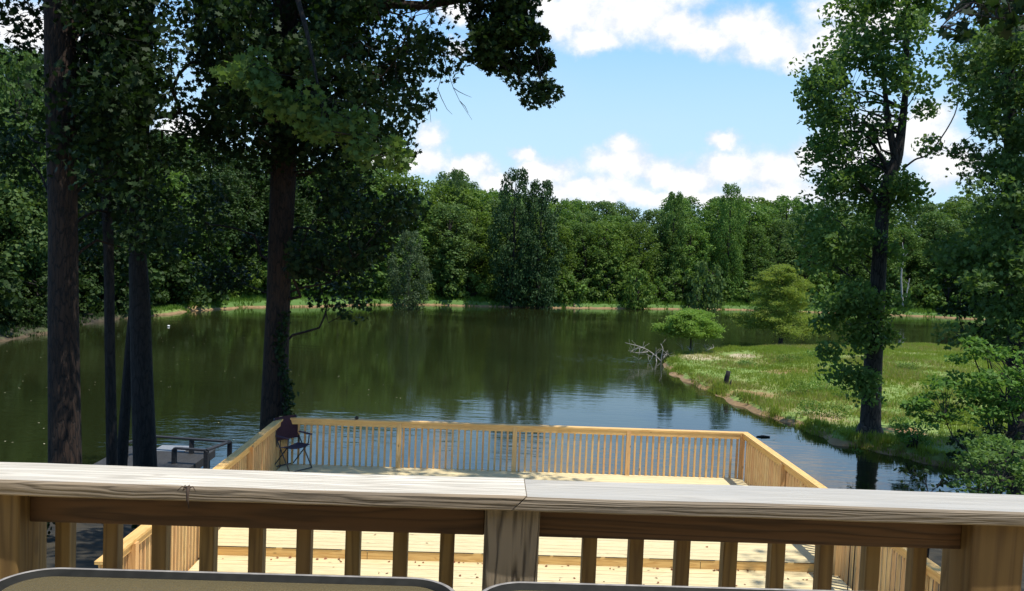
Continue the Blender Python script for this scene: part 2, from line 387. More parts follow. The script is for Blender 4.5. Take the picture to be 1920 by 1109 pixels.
# woodland floor near house and behind; also paints tree shade on the left bank
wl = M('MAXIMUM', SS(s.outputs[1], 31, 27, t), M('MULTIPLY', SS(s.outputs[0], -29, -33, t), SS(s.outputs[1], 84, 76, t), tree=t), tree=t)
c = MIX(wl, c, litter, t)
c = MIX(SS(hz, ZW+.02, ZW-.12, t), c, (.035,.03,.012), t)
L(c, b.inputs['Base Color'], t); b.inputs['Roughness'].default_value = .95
bp = N('ShaderNodeBump', t); bp.inputs['Strength'].default_value = .7; bp.inputs['Distance'].default_value = .06
L(n2.outputs[0], bp.inputs['Height'], t); L(bp.outputs[0], b.inputs['Normal'], t)
tag(put('ground', me, mt), 'grassy banks and shaded woodland floor round the pond', 'ground', kind='structure')
# water
mt, t, b, o = newmat('pond_water')
g = N('ShaderNodeNewGeometry', t)
n0 = N('ShaderNodeTexNoise', t); n0.inputs['Scale'].default_value = .05; n0.inputs['Detail'].default_value = 3; L(g.outputs['Position'], n0.inputs[0], t)
L(MIX(SS(n0.outputs[0], .35, .65, t), (.012,.016,.005), (.020,.025,.008), t), b.inputs['Base Color'], t)
b.inputs['Roughness'].default_value = .05; b.inputs['IOR'].default_value = 1.5
a1 = N('ShaderNodeTexNoise', t); a1.inputs['Scale'].default_value = 1.5; a1.inputs['Detail'].default_value = 3
L(VM('MULTIPLY', g.outputs['Position'], (.55, 1.5, 1), t), a1.inputs[0], t)
a2 = N('ShaderNodeTexNoise', t); a2.inputs['Scale'].default_value = 7; a2.inputs['Detail'].default_value = 2
L(VM('MULTIPLY', g.outputs['Position'], (.5, 1.6, 1), t), a2.inputs[0], t)
gust = N('ShaderNodeTexNoise', t); gust.inputs['Scale'].default_value = .09; gust.inputs['Detail'].default_value = 3
L(VM('MULTIPLY', g.outputs['Position'], (.5, 1.3, 1), t), gust.inputs[0], t)
hgt = M('ADD', M('MULTIPLY', a1.outputs[0], .010, tree=t), M('MULTIPLY', a2.outputs[0], .0013, tree=t), tree=t)
hgt = M('MULTIPLY', hgt, M('ADD', .42, M('MULTIPLY', SS(gust.outputs[0], .40, .65, t), 1.5, tree=t), tree=t), tree=t)
bp = N('ShaderNodeBump', t); bp.inputs['Strength'].default_value = 1; bp.inputs['Distance'].default_value = 1
L(hgt, bp.inputs['Height'], t); L(bp.outputs[0], b.inputs['Normal'], t)
tag(put('water', mesh_vf('water', [(-44,19,ZW),(100,19,ZW),(100,128,ZW),(-44,128,ZW)], [(0,1,2,3)]), mt), 'calm green pond water reflecting trees and sky', 'pond', kind='structure')

# ---------------------------------------------------------------- upper deck railing (near)
rail = thing('deck_railing', (0.08, 2.1, 0), 'nearest wooden railing with bleached flat cap and square balusters', 'railing')
ZC = EYE-.608; yf, yb = 2.02, 2.188
def capboard(x0t, x0b, x1t, x1b, mat, wav):
    # board along x with raked ends, edges slightly worn
    vs = []; nseg = 60; prof = [(yf+.004,ZC-.038),(yf,ZC-.034),(yf-.001,ZC-.018),(yf,ZC-.006),(yf+.005,ZC),(yb-.005,ZC),(yb,ZC-.005),(yb,ZC-.038)]
    fs = []; k = len(prof)
    for i in range(nseg+1):
        u_ = i/nseg
        for (py, pz) in prof:
            f_ = (ZC-pz)/.038; xa = x0t+(x0b-x0t)*f_; xb = x1t+(x1b-x1t)*f_
            x = xa+(xb-xa)*u_
            vs.append((x, py+.0016*math.sin(x*9+wav)+.0009*math.sin(x*31), pz+.0012*math.sin(x*5+wav*2)*(1 if pz > ZC-.02 else 0)))
    for i in range(nseg):
        for j in range(k):
            a = i*k+j; b_ = i*k+(j+1) % k; fs.append((a, a+k, b_+k, b_))
    fs.append(tuple(range(k))); fs.append(tuple(nseg*k+j for j in range(k))[::-1])
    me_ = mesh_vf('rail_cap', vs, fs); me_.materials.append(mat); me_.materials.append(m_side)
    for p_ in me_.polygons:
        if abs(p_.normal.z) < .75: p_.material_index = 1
    return me_
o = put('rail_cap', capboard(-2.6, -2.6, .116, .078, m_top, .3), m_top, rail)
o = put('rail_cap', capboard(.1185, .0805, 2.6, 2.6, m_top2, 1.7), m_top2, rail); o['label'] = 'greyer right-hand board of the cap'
for xc, mt_ in ((-1.219, m_bal), (.085, m_post), (1.346, m_bal)):
    MB().box((xc-.07, 2.052, .0), (xc+.07, 2.19, ZC-.040), .006).put('post', mt_, rail)
for x0, x1 in ((-2.6,-1.2895),(-1.1485,.0148),(.1552,1.2755),(1.4165,2.6)):
    MB().box((x0, 2.10, ZC-.129), (x1, 2.138, ZC-.0395), .003).put('top_rail', m_dark, rail)
    MB().box((x0, 2.10, .08), (x1, 2.138, .169), .003).put('bottom_rail', m_dark, rail)
bme = MB().box((-.019, -.019, -.42), (.019, .019, .42), .003).me('baluster')
for px in (123,212,302,391,482,571,662,751,838,1104,1191,1278,1366,1455,1545,1632,1719,1803,-330,-240,-150,-60,1990,2080,2170):
    p = aty(px, 1040, 2.16); o = put('baluster', bme, m_bal, rail); o.location = Vector((p[0], 2.16, .485))-rail.location
fl = thing('upper_deck', (0, 1, 0), 'upper deck platform the glass tables stand on', 'deck')
f_ = MB()
for i in range(-16, 16): f_.box((-3, i*.142, -.04), (3, i*.142+.136, 0))
f_.put('floor_boards', m_floor, fl)
MB().box((-3, 2.24, -.30), (3, 2.28, -.002)).put('rim_board', m_beam, fl)
for x in (-2.6, 0, 2.6): MB().box((x-.07, 2.05, -3.3), (x+.07, 2.19, -.045)).put('support_post', m_beam, fl)

hs = thing('house', (0, -1.6, 0), 'house wall and eave the upper deck is built against, unseen behind the viewer', 'house')  # unseen, added to keep sky light off the near rail
f_ = MB()
for i in range(17): f_.box((-7, -1.75-.004*(i % 2), -3.3+i*.4), (7, -1.60, -3.3+i*.4+.395))
f_.put('wall', plain('tan_siding', (.30,.25,.18), .8), hs)
MB().box((-7.4, -5, 3.52), (7.4, -1.15, 3.7)).put('roof', plain('brown_shingles', (.08,.065,.05), .9), hs)

# dried sprig on the near cap
p = atz(353, 921, ZC+.002)
sp_ = MB()
sp_.tube([p+np.array([.0,.006,.004]), p+np.array([.002,-.004,.010]), p+np.array([.004,-.016,.004]), p+np.array([.006,-.021,-.016]), p+np.array([.010,-.022,-.036])], [.003,.005,.0045,.003,.0012], 6)
for a, l in ((.4,.022),(1.2,.016),(2.2,.018),(2.9,.024),(3.8,.014)):
    sp_.tube([p+np.array([0,-.002,.008]), p+np.array([math.cos(a)*l*.6, -.004, .010+math.sin(a)*.006]), p+np.array([math.cos(a)*l, -.008, .002])], [.002,.0015,.0008], 5)
tag(sp_.put('dried_sprig', plain('dry_brown_stem', (.06,.035,.02), .8), None, True), 'tiny dried brown sprig curled over the front edge of the nearest rail cap', 'twig')

# ---------------------------------------------------------------- glass tables on upper deck
mt, t, b, o = newmat('bronze_glass')
b.inputs['Base Color'].default_value = (.20,.165,.09,1); b.inputs['Roughness'].default_value = .14; b.inputs['Transmission Weight'].default_value = .45; b.inputs['IOR'].default_value = 1.5
nn = N('ShaderNodeTexVoronoi', t); nn.inputs['Scale'].default_value = 160; L(N('ShaderNodeTexCoord', t).outputs['Object'], nn.inputs['Vector'], t)
bp = N('ShaderNodeBump', t); bp.inputs['Strength'].default_value = .25; bp.inputs['Distance'].default_value = .002; L(nn.outputs[0], bp.inputs['Height'], t); L(bp.outputs[0], b.inputs['Normal'], t)
m_glass = mt; m_rim = plain('dark_grey_metal', (.016,.016,.014), .7, 0)
m_rim.node_tree.nodes['Principled BSDF'].inputs['Specular IOR Level'].default_value = .15
m_lip = plain('light_grey_lip', (.30,.28,.26), .5, .1)
def table(x0, x1, y1, zt, r, label):
    y0 = y1-.8; T = thing('glass_table', ((x0+x1)/2, (y0+y1)/2, 0), label, 'table', 'glass topped patio tables')
    def rr(off, z):
        pts = []; rr_ = r-off
        for cx, cy, a0 in ((x1-r,y1-r,0),(x0+r,y1-r,90),(x0+r,y0+r,180),(x1-r,y0+r,270)):
            for k in range(13):
                a = R(a0+90*k/12); pts.append((cx+rr_*math.cos(a), cy+rr_*math.sin(a), z))
        return pts
    A = rr(.0325, zt-.009); n = len(A)
    g_ = mesh_vf('glass_top', A+rr(.0325, zt-.015), [tuple(range(n)), tuple(range(n, 2*n))[::-1]]+[(i, i+n, (i+1) % n+n, (i+1) % n) for i in range(n)])
    put('glass_top', g_, m_glass, T)
    prof = [(0,zt-.026),(-.003,zt-.012),(0,zt-.002),(.004,zt),(.010,zt-.001),(.014,zt-.006),(.030,zt-.008),(.032,zt-.014),(.032,zt-.022),(.03,zt-.026)]
    vs = []; fs = []; k = len(prof)
    for off, z in prof: vs += rr(off, z)
    for j in range(k):
        for i in range(n):
            a = j*n+i; b_ = j*n+(i+1) % n; c_ = ((j+1) % k)*n+(i+1) % n; d_ = ((j+1) % k)*n+i; fs.append((a, b_, c_, d_))
    me_ = mesh_vf('rim', vs, fs, True); me_.materials.append(m_rim); me_.materials.append(m_lip)
    for i_, p_ in enumerate(me_.polygons): p_.material_index = 1 if i_//n in (1, 2, 3) else 0
    put('rim', me_, m_rim, T)
    for x in (x0+.1, x1-.1):
        for y in (y0+.1, y1-.1): MB().tube([(x, y, 0), (x, y, zt-.023)], .014, 10).put('leg', m_rim, T, True)
    return T
zt = .798
pL = atz(400, 1071, zt); pR = atz(1150, 1094, zt)
table(atz(-12, 1090, zt)[0], atz(850, 1108, zt)[0]+.012, pL[1], zt, .11, 'larger glass patio table at the lower left, against the nearest railing')
table(atz(905, 1108, zt)[0]-.015, 1.5, pR[1], zt, .11, 'second glass patio table, mostly hidden, right of the nearest middle post')

# ---------------------------------------------------------------- lower deck
XL, XR, YF, YS, YN = -4.03, 5.36, 16.45, 11.86, 3.0
dk = thing('lower_deck', (.66, 10, ZD), 'large pale yellow lower deck floor with a single step', 'deck')
f_ = MB(); y = YS
i = 0
while y < YF-.02:
    y1 = min(y+.1365, YF); f_.box((XL+.045+rng.uniform(0,.004), y+.003, ZD-.038), (XR-.045, y1, ZD+rng.uniform(-.001,.0015))); y += .14; i += 1
f_.put('upper_floor_boards', m_floor, dk)
f_ = MB(); y = YN
while y < YS-.02:
    f_.box((XL+.045, y+.003, ZD-.178), (XR-.045, min(y+.1365, YS-.004), ZD-.14+rng.uniform(-.001,.0015))); y += .14
f_.put('lower_floor_boards', m_floor, dk)
f_ = MB()
for x0, x1 in ((XL+.046,-1.62),(-1.612,.9),(.908,3.3),(3.308,XR-.046)): f_.box((x0, YS-.038+.04, ZD-.14), (x1, YS+.0, ZD-.012))
f_.put('step_riser', m_pine, dk)
f_ = MB()
for y0 in (YS-.02,): 
    x = XL+.1
    while x < XR-.2:
        l = rng.uniform(.5, 1.1); f_.box((x, YS-.006, ZD-.0115), (min(x+l, XR-.1), YS+.001, ZD-.0035)); x += l+rng.uniform(.04,.12)
f_.put('nosing_shadow', plain('dark_shadow_strip', (.03,.025,.02), .9), dk)  # shadow line of the nosing, made as dark strips
MB().box((XL, YF, ZD-.28), (XR, YF+.038, ZD-.001)).put('rim_board', m_pine, dk)
for x in (XL+.002, XR-.04): MB().box((x, YN, ZD-.28), (x+.038, YF-.001, ZD-.181)).put('rim_board', m_piney, dk)
for x in (XL+.3, -1, 2.3, XR-.3):
    for y in (5, 10.5, 16.0): MB().box((x-.07, y-.07, ZD-2.6), (x+.07, y+.07, ZD-.285)).put('support_post', m_beam, dk)
for y in (5, 10.5, 16.0): MB().box((XL+.05, y-.04, ZD-.284), (XR-.05, y+.04, ZD-.182)).put('beam', m_beam, dk)
zc = ZD+.95
bzv = MB().box((-.019,-.019,-.5), (.019,.019,.5)).me('baluster')
# far railing
rf = thing('deck_railing', (.66, YF, ZD), 'far railing of the lower deck, between deck and water', 'railing', 'railings round the lower deck')
MB().box((XL-.06, YF-.055, zc-.038), (XR+.07, YF+.085, zc), .003).put('rail_cap', m_pine, rf)
pxs = [-3.98, -1.67, .66, 2.97, 5.30]
for x in pxs: MB().box((x-.045, YF-.058, ZD+.001), (x+.045, YF-.004+.0, zc-.0385)).put('post', m_pinez, rf)
for a, b_ in zip(pxs, pxs[1:]): MB().box((a+.046, YF-.046, zc-.128), (b_-.046, YF-.023, zc-.0385)).put('top_rail', m_pine, rf)
x = XL+.1
while x < XR-.05:
    o = put('baluster', bzv, m_pinez, rf); o.location = Vector((x, YF-.001, zc-.56))-rf.location; o.scale = (1, 1, 1.04)
    if abs(x) > 99: break
    x += .1235
    if any(abs(x-q) < .01 for q in pxs): x += .02
# side railings
for side, X0, lab in ((-1, XL, 'left side railing of the lower deck, mostly in shade'), (1, XR, 'right side railing of the lower deck, in dappled sun')):
    rs = thing('deck_railing', (X0, 12.5, ZD), lab, 'railing', 'railings round the lower deck')
    YE = 8.75
    ms = MB(); c0, c1 = X0-.07, X0+.07
    ms.box((c0, YE, zc-.0385), (c1, YF-.057, zc-.0005), .003).put('rail_cap', m_piney, rs)
    inn = -side
    ys_ = [14.15, 11.78, 9.45]
    for y in ys_+[YE+.1]: 
        a = X0+inn*.006; b_ = X0+inn*.094
        MB().box((min(a,b_), y-.045, ZD-.139 if y < YS else ZD+.001), (max(a,b_), y+.045, zc-.039)).put('post', m_pinez, rs)
    for y0, y1 in ((14.196, YF-.06),(11.826,14.104),(9.496,11.734),(8.896,9.404)):
        a = X0+inn*.006; b_ = X0+inn*.042
        MB().box((min(a,b_), y0, zc-.128), (max(a,b_), y1, zc-.039)).put('top_rail', m_piney, rs)
    y = YE+.05; n_ = 0
    while y < YF-.1:
        o = put('baluster', bzv, m_pinez, rs); o.location = Vector((X0-inn*.0205, y, zc-.56-(.06 if y < YS else 0)))-rs.location; o.scale = (1, 1, 1.04 if y > YS else 1.17); y += .1235
# small lump on far cap
p = atz(668, 788, zc)
bm = bmesh.new(); bmesh.ops.create_icosphere(bm, subdivisions=3, radius=.04)
for v in bm.verts: v.co *= 1+.12*math.sin(v.co.x*130)*math.cos(v.co.z*110+v.co.y*90); v.co.z *= .9; v.co += Vector((p[0], YF, zc+.034))
me = bpy.data.meshes.new('seed_pod'); bm.to_mesh(me); bm.free()
tag(put('seed_pod', me, plain('dark_pod', (.03,.025,.02), .8)), 'small round dark seed pod sitting on the shaded far rail cap', 'seed pod')
# litter on deck
Ls = []
for k in range(60):
    x = rng.uniform(-3.6, 5); Ls.append((x, YS-.03-abs(rng.normal(0,.05)), ZD-.128))
for k in range(120): Ls.append((rng.uniform(-3.8, 5.2), rng.uniform(9.5, YS-.05), ZD-.132))
for k in range(25): Ls.append((rng.uniform(-3.8, 5.2), rng.uniform(YS, YF-.1), ZD+.008))
V, k_ = leaves(np.array(Ls), .042, LOBED, upb=2.5)
tag(put('leaf_litter', mesh_np('leaf_litter', V, k_), leafmat('fallen_leaf', (.10,.035,.02), (.34,.13,.05), .1)), 'dry reddish leaves and bits scattered on the lower deck and along its step', 'leaf litter', kind='stuff')

# folding chair in far left corner
pc = atz(548, 879, ZD)
ch = thing('folding_chair', pc, 'folding camp chair with purple back in the shaded deck corner', 'chair', rz=R(52))
m_tube = plain('dark_steel_tube', (.07,.07,.08), .4, .6); m_pur = plain('purple_fabric', (.032,.010,.020), .9); m_seat = plain('dark_purple_fabric', (.05,.035,.07), .9)
def lp(name, pts, r, mat): return MB().tube(pts, r, 8).put(name, mat, ch, True, True)
for s_ in (-1, 1):
    lp('leg', [(s_*.27,-.26,.02),(s_*.27,.10,.52),(s_*.27,.16,.60)], .012, m_tube)
    lp('leg', [(s_*.25,.28,.02),(s_*.25,-.16,.50),(s_*.25,-.18,.66)], .012, m_tube)
    lp('back_post', [(s_*.27,.14,.46),(s_*.27,.20,.75),(s_*.27,.26,1.0)], .012, m_tube)
    MB().box((s_*.29-.025,-.2,.66), (s_*.29+.025,.18,.685), .006).put('armrest', m_seat, ch, local=True)
lp('foot_bar', [(-.27,-.26,.02),(.27,-.26,.02)], .012, m_tube); lp('foot_bar', [(-.25,.28,.02),(.25,.28,.02)], .012, m_tube)
def cloth(name, P4, sag, mat):
    vs = []; n = 10
    for i in range(n+1):
        for j in range(n+1):
            u_, v_ = i/n, j/n; q_ = (Vector(P4[0])*(1-u_)+Vector(P4[1])*u_)*(1-v_)+(Vector(P4[3])*(1-u_)+Vector(P4[2])*u_)*v_
            vs.append(q_+Vector(sag)*(4*u_*(1-u_)))
    nn_ = len(vs); vs += [v+Vector((0,.004,-.006)) for v in vs]
    fs = [(i*(n+1)+j, i*(n+1)+j+1, (i+1)*(n+1)+j+1, (i+1)*(n+1)+j) for i in range(n) for j in range(n)]
    fs += [tuple(a+nn_ for a in f[::-1]) for f in fs]
    return put(name, mesh_vf(name, vs, fs, True), mat, ch, True)
cloth('seat', [(-.27,-.2,.48),(.27,-.2,.48),(.27,.2,.45),(-.27,.2,.45)], (0,0,-.04), m_seat)
cloth('backrest', [(-.27,.165,.56),(.27,.165,.56),(.27,.26,1.0),(-.27,.26,1.0)], (0,.04,0), m_pur)

# ---------------------------------------------------------------- dock on the left
dz = ZW+.55
dock = thing('dock', (-10.3, 24, ZW), 'low dark wooden dock with a plain rail, down at the water beyond the tree trunks', 'dock')
MB().box((-11.3, 22.0, dz-.05), (-8.5, 26.2, dz)).put('dock_floor', m_oldf, dock)
MB().box((-11.3, 22.0, dz-.25), (-8.5, 26.2, dz-.051)).put('dock_frame', m_old, dock)
def drail(a, b_, z=dz+.48):
    a = np.array(a); b_ = np.array(b_); d = (b_-a)/np.linalg.norm(b_-a); n_ = np.array([-d[1], d[0]])*.07
    q = [a-n_, b_-n_, b_+n_, a+n_]
    return mesh_vf('dock_rail', [(x, y, z-.05) for x, y in q]+[(x, y, z) for x, y in q], [(3,2,1,0),(4,5,6,7),(0,1,5,4),(1,2,6,5),(2,3,7,6),(3,0,4,7)])
c1 = atz(431,827,dz+.48)[:2]; c2 = atz(387,843,dz+.48)[:2]; c3 = atz(327,839,dz+.48)[:2]; c4 = atz(289,817,dz+.48)[:2]; c5 = atz(236,829,dz+.48)[:2]
for a, b_ in ((c1, c4), (c4, c5), (c1, c2), (c2, c3)): put('dock_rail', drail(a, b_), m_old, dock)
for cc in (c1, c2, c3, c4, c5, (c1+c4)/2): MB().box((cc[0]-.06, cc[1]-.06, dz+.001 if cc[0] < -8.6 else dz-1), (cc[0]+.06, cc[1]+.06, dz+.429)).put('dock_post', m_old, dock)
for x in (-11.6, -8.7):
    for y in (22.3, 24, 26): MB().box((x-.08, y-.08, ZW-1.2), (x+.08, y+.08, dz-.252)).put('piling', m_old, dock)
pp = atz(322, 843, dz)
MB().box((pp[0]-.45, pp[1]-.35, dz+.002), (pp[0]+.5, pp[1]+.4, dz+.03)).put('mat_panel', plain('pale_grey_panel', (.22,.23,.24), .6), None).location = (0, 0, 0)
o = bpy.data.objects['mat_panel']; o.name = 'board_panel'; tag(o, 'flat pale grey panel lying on the dark dock', 'panel')

# ---------------------------------------------------------------- trees
def trunk_pts(pix, Ds, dia_px, zbase=None, nseg=5):
    """world points/radii through pixel centreline at given depths"""
    P_ = [aty(x, y, D) for (x, y), D in zip(pix, Ds)]; rr = [dp*D/F/2 for dp, D in zip(dia_px, Ds)]
    return P_, rr
def bez(pts, rad, n=6):
    """Catmull-Rom resample with small wobble"""
    pts = [np.array(p, float) for p in pts]; out = []; ro = []
    for i in range(len(pts)-1):
        p0 = pts[max(i-1, 0)]; p1 = pts[i]; p2 = pts[i+1]; p3 = pts[min(i+2, len(pts)-1)]
        for k in range(n):
            t_ = k/n
            out.append(.5*((2*p1)+(-p0+p2)*t_+(2*p0-5*p1+4*p2-p3)*t_**2+(-p0+3*p1-3*p2+p3)*t_**3)); ro.append(rad[i]*(1-t_)+rad[i+1]*t_)
    out.append(pts[-1]); ro.append(rad[-1]); return out, ro
def limb(mb, a, b_, r0, r1, n=5, sag=.0, wob=.06):
    a = np.array(a, float); b_ = np.array(b_, float); ln = np.linalg.norm(b_-a); pts = []
    for i in range(n+1):
        t_ = i/n; p = a*(1-t_)+b_*t_; p[2] += sag*ln*4*t_*(1-t_)
        if 0 < i < n: p += rng.normal(size=3)*ln*wob
        pts.append(p)
    pts, rr = bez(pts, list(np.linspace(r0, r1, n+1)), 2); mb.tube(pts, rr, 5, False); return pts
def nearest(path, p, below=.3):
    best = None; bd = 1e9
    for i, q in enumerate(path):
        d = np.linalg.norm(q-p)+(3*max(0, q[2]-(p[2]-below)))
        if d < bd: bd = d; best = i
    return best
def blobs_in(poly, n, Dr, holes=(), margin=0):
    xs_ = [p[0] for p in poly]; ys_ = [p[1] for p in poly]; out = []
    while len(out) < n:
        x = rng.uniform(min(xs_), max(xs_), 400); y = rng.uniform(min(ys_), max(ys_), 400); ok = inpoly(x, y, poly)
        for hx, hy, hrx, hry in holes: ok &= ((x-hx)/hrx)**2+((y-hy)/hry)**2 > 1
        for a, b_ in zip(x[ok], y[ok]): out.append(aty(a, b_, rng.uniform(*Dr)))
    return out[:n]
def leafy(blob, path_all, radii_all, nleaf, brad, mb, limb_every=3, sag=.05, twigs=3):
    """clusters of leaves at the blobs; limbs join every few of them to the trunk path, twigs join the rest"""
    C_ = []; main = []
    for i, c in enumerate(blob):
        r = brad*rng.uniform(.7, 1.3)
        m_ = rng.integers(int(nleaf*.6), int(nleaf*1.4)); C_.append(ball(m_, c, (r, r, r*.75)))
        if i % limb_every == 0 or not main:
            j = nearest(path_all, c, .8); d_ = np.linalg.norm(path_all[j]-c); r0 = min(radii_all[j]*.5, .012*d_+.01)
            main += limb(mb, path_all[j], c, r0, .008, 5, sag)
        else:
            A = np.array(main); q = A[np.argmin(np.sum((A-c)**2, 1))]
            if np.linalg.norm(q-c) < 4: limb(mb, q, c, .012, .004, 3, .03)
    return np.concatenate(C_)
def filt(C_, holes, Dmax=60):
    """drop leaves inside openings seen between the boughs (holes: centre point, radius)"""
    return C_

def near_tree(name, pix, Ds, dia, label, bark, group=None):
    P_, rr = trunk_pts(pix, Ds, dia)
    b0 = P_[0]; zg = float(gz(b0[0], b0[1])[0]) if True else 0
    base = np.array([b0[0]+.0, b0[1], zg-.15]); mid = base+np.array([0,0,.5])
    P_ = [base, mid]+P_; rr = [rr[0]*1.55, rr[0]*1.15]+rr
    pts, rad = bez(P_, rr, 5)
    T = thing(name, (b0[0], b0[1], zg), label, 'tree', group)
    return T, pts, rad
def gzs(x, y): return float(gz(np.array([x]), np.array([y]))[0])

# left trees: the trunks run on above the picture
l_nearB = l_near
def finish(T, pts, rad, blobs, nleaf, brad, mat, bark, size, shape, extra=None, nside=14, limb_every=4, **k):
    mb = MB(); mb.tube(pts, rad, nside); 
    # rough bark outline
    C_ = leafy(blobs, pts, rad, nleaf, brad, mb, limb_every)
    if extra is not None: C_ = np.concatenate([C_, extra])
    mb.put('trunk', bark, T, True)
    return crown_part('crown', C_, size, mat, T, shape, **k)
def wblobs(n, c, r):
    return list(ball(n, c, r))
gapsL = [(340,18,42,30),(330,243,28,30),(305,175,26,14),(460,75,30,12)]
# A - big reddish trunk, far left
TA, pa, ra = near_tree('maple_tree', [(122,870),(119,600),(118,400),(113,150),(112,-40),(108,-420),(105,-800)], [16]*7, [57,52,49,52,52,42,20], 'thick straight reddish brown trunk rising at the far left of the deck', m_barkA)
bA = blobs_in([(0,-60),(110,-60),(300,-60),(300,60),(200,200),(150,260),(90,70),(60,60),(30,90),(0,75)], 24, (14.5,18))+blobs_in([(150,100),(250,100),(240,330),(300,420),(160,480),(150,300)], 22, (15,19))
upA = wblobs(60, (-10.5, 16.5, 9), (5, 4, 3.5))
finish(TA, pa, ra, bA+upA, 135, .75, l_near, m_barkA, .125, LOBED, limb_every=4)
# B - slim dark trunk
TB, pb, rb = near_tree('slim_tree', [(210,870),(206,650),(203,450),(192,250),(188,0),(190,-300)], [17.5]*6, [21,19,19,17,15,8], 'slimmest straight dark trunk, just right of the thick reddish trunk', m_barkB)
bB = blobs_in([(-40,210),(70,230),(80,340),(30,350),(-40,300)], 7, (16.5,19.5))+blobs_in([(150,230),(250,200),(270,420),(230,540),(160,520)], 10, (16.5,19.5))+blobs_in([(160,-80),(300,-80),(290,200),(160,200)], 24, (15.5,19))
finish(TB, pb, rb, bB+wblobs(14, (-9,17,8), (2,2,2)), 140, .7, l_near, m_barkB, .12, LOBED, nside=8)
# C - dark trunk with pale patch
TC, pc_, rc = near_tree('oak_tree', [(272,870),(266,700),(262,560),(258,460),(262,300),(268,100),(275,-100),(280,-500)], [19]*8, [42,38,36,29,30,32,28,12], 'dark trunk with a pale worn patch, standing over the dock', m_barkB)
bC = blobs_in([(220,40),(420,60),(440,180),(400,215),(380,260),(360,215),(300,205),(280,300),(330,460),(280,470),(230,400),(200,200)], 34, (16,21), gapsL)+blobs_in([(330,230),(500,200),(500,330),(430,260),(400,310),(370,280)], 10, (17,20), gapsL)
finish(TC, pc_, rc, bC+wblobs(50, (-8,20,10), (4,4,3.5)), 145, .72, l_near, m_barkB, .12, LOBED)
# D - thin leaning trunk beside C
TD, pd_, rd = near_tree('leaning_tree', [(228,870),(240,700),(247,600),(252,540),(255,440)], [20]*5, [22,19,15,12,6], 'short crooked trunk leaning against the dark trunk over the dock', m_barkB)
finish(TD, pd_, rd, blobs_in([(225,470),(290,470),(280,540),(225,540)], 3, (19.5,20.5)), 18, .35, l_near, m_barkB, .13, LOBED, nside=8)
# E - big trunk behind the deck's far left corner
TE, pe, re_ = near_tree('tulip_tree', [(514,800),(517,690),(522,560),(526,450),(532,300),(534,100),(536,-100),(540,-500),(545,-800)], [18.6]*9, [52,47,43,44,47,46,42,26,10], 'thick trunk with ivy rising behind the far left corner of the lower deck', m_barkA)
bE = blobs_in([(380,-60),(850,-60),(842,60),(842,130),(820,185),(775,205),(770,290),(720,270),(690,300),(560,320),(480,260),(400,190),(380,60)], 92, (15.5,21), gapsL+[(820,200,40,30)])
bE += blobs_in([(560,300),(660,320),(700,420),(760,370),(780,440),(700,470),(690,540),(670,590),(600,570),(560,500)], 30, (16.5,20.5))+blobs_in([(300,330),(490,350),(490,480),(420,540),(330,500)], 9, (19.5,22))+blobs_in([(380,-60),(700,-60),(690,250),(560,300),(480,260),(400,190),(380,60)], 50, (14.5,21), gapsL)
bS = blobs_in([(885,-40),(1000,-40),(1020,40),(1030,60),(1025,100),(1050,150),(1040,160),(1035,205),(1005,225),(985,180),(960,150),(920,140),(895,110)], 46, (17,18.2))
bE += blobs_in([(840,-60),(900,-60),(890,-10),(850,-5)], 8, (17,18))
mbS = MB(); pS, rS = bez([aty(540,-180,18.6), aty(680,-190,18.2), aty(850,-120,17.8), aty(960,-30,17.6), aty(1000,70,17.5), aty(1020,190,17.5)], [.14,.11,.075,.045,.02,.005], 5); mbS.tube(pS, rS, 6)
CS = leafy(bS, pS, rS, 105, .36, mbS, 3)
# the high crown spreads over the deck
upE = wblobs(90, (-1.0, 18.5, 11), (5, 4.5, 4.0))+wblobs(60, (-0.9, 12.0, 9.2), (1.1, 2.9, .8))+wblobs(55, (2.6, 14.2, 8.6), (3.8, 1.6, 1.1))
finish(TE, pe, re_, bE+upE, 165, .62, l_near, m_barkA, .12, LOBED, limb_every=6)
bL = blobs_in([(425,120),(500,105),(535,170),(500,215),(440,190)], 9, (12.6,13.6))+blobs_in([(535,185),(620,175),(650,250),(600,290),(540,260)], 10, (12.6,13.6))+blobs_in([(650,225),(720,215),(765,280),(740,320),(670,290)], 9, (12.6,13.6))
pL_, rL_ = bez([aty(540,-260,18.6), aty(480,-260,16), aty(520,-120,14.2), aty(570,40,13.4), aty(600,180,13.1)], [.13,.10,.07,.04,.01], 5); mbS.tube(pL_, rL_, 6)
CL = leafy(bL, pL_, rL_, 60, .3, mbS, 3)
crown_part('low_spray', CL, .115, l_mid, TE, LOBED, droop=.8)  # brighter leaf than the crown's; sunlight on these clumps put into the colour
mbS.put('bough', m_barkB, TE, True)
crown_part('bough_foliage', CS, .125, l_near, TE, LOBED)
# ivy on trunk E
ivy = []
for k in range(520):
    tt = rng.uniform(0, 1); y = 800-tt*215; x = 535+7*math.sin(tt*7)+rng.normal(0, 6)-4*tt
    ivy.append(aty(x, y, 18.25+rng.normal(0,.12)))
V, k_ = leaves(np.array(ivy), .085, LOBED, upb=.2)
IV = thing('ivy', aty(540, 800, 18.3), 'ivy creeping up the right side of the thick trunk behind the deck corner', 'ivy')
put('foliage', mesh_np('foliage', V, k_), l_near, IV)
st = MB()
for dx in (-6, 0, 7): st.tube([aty(530+dx*.7+2*math.sin(i), 805-i*26, 18.3) for i in range(9)], .012, 5)
st.put('stem', m_barkB, IV)

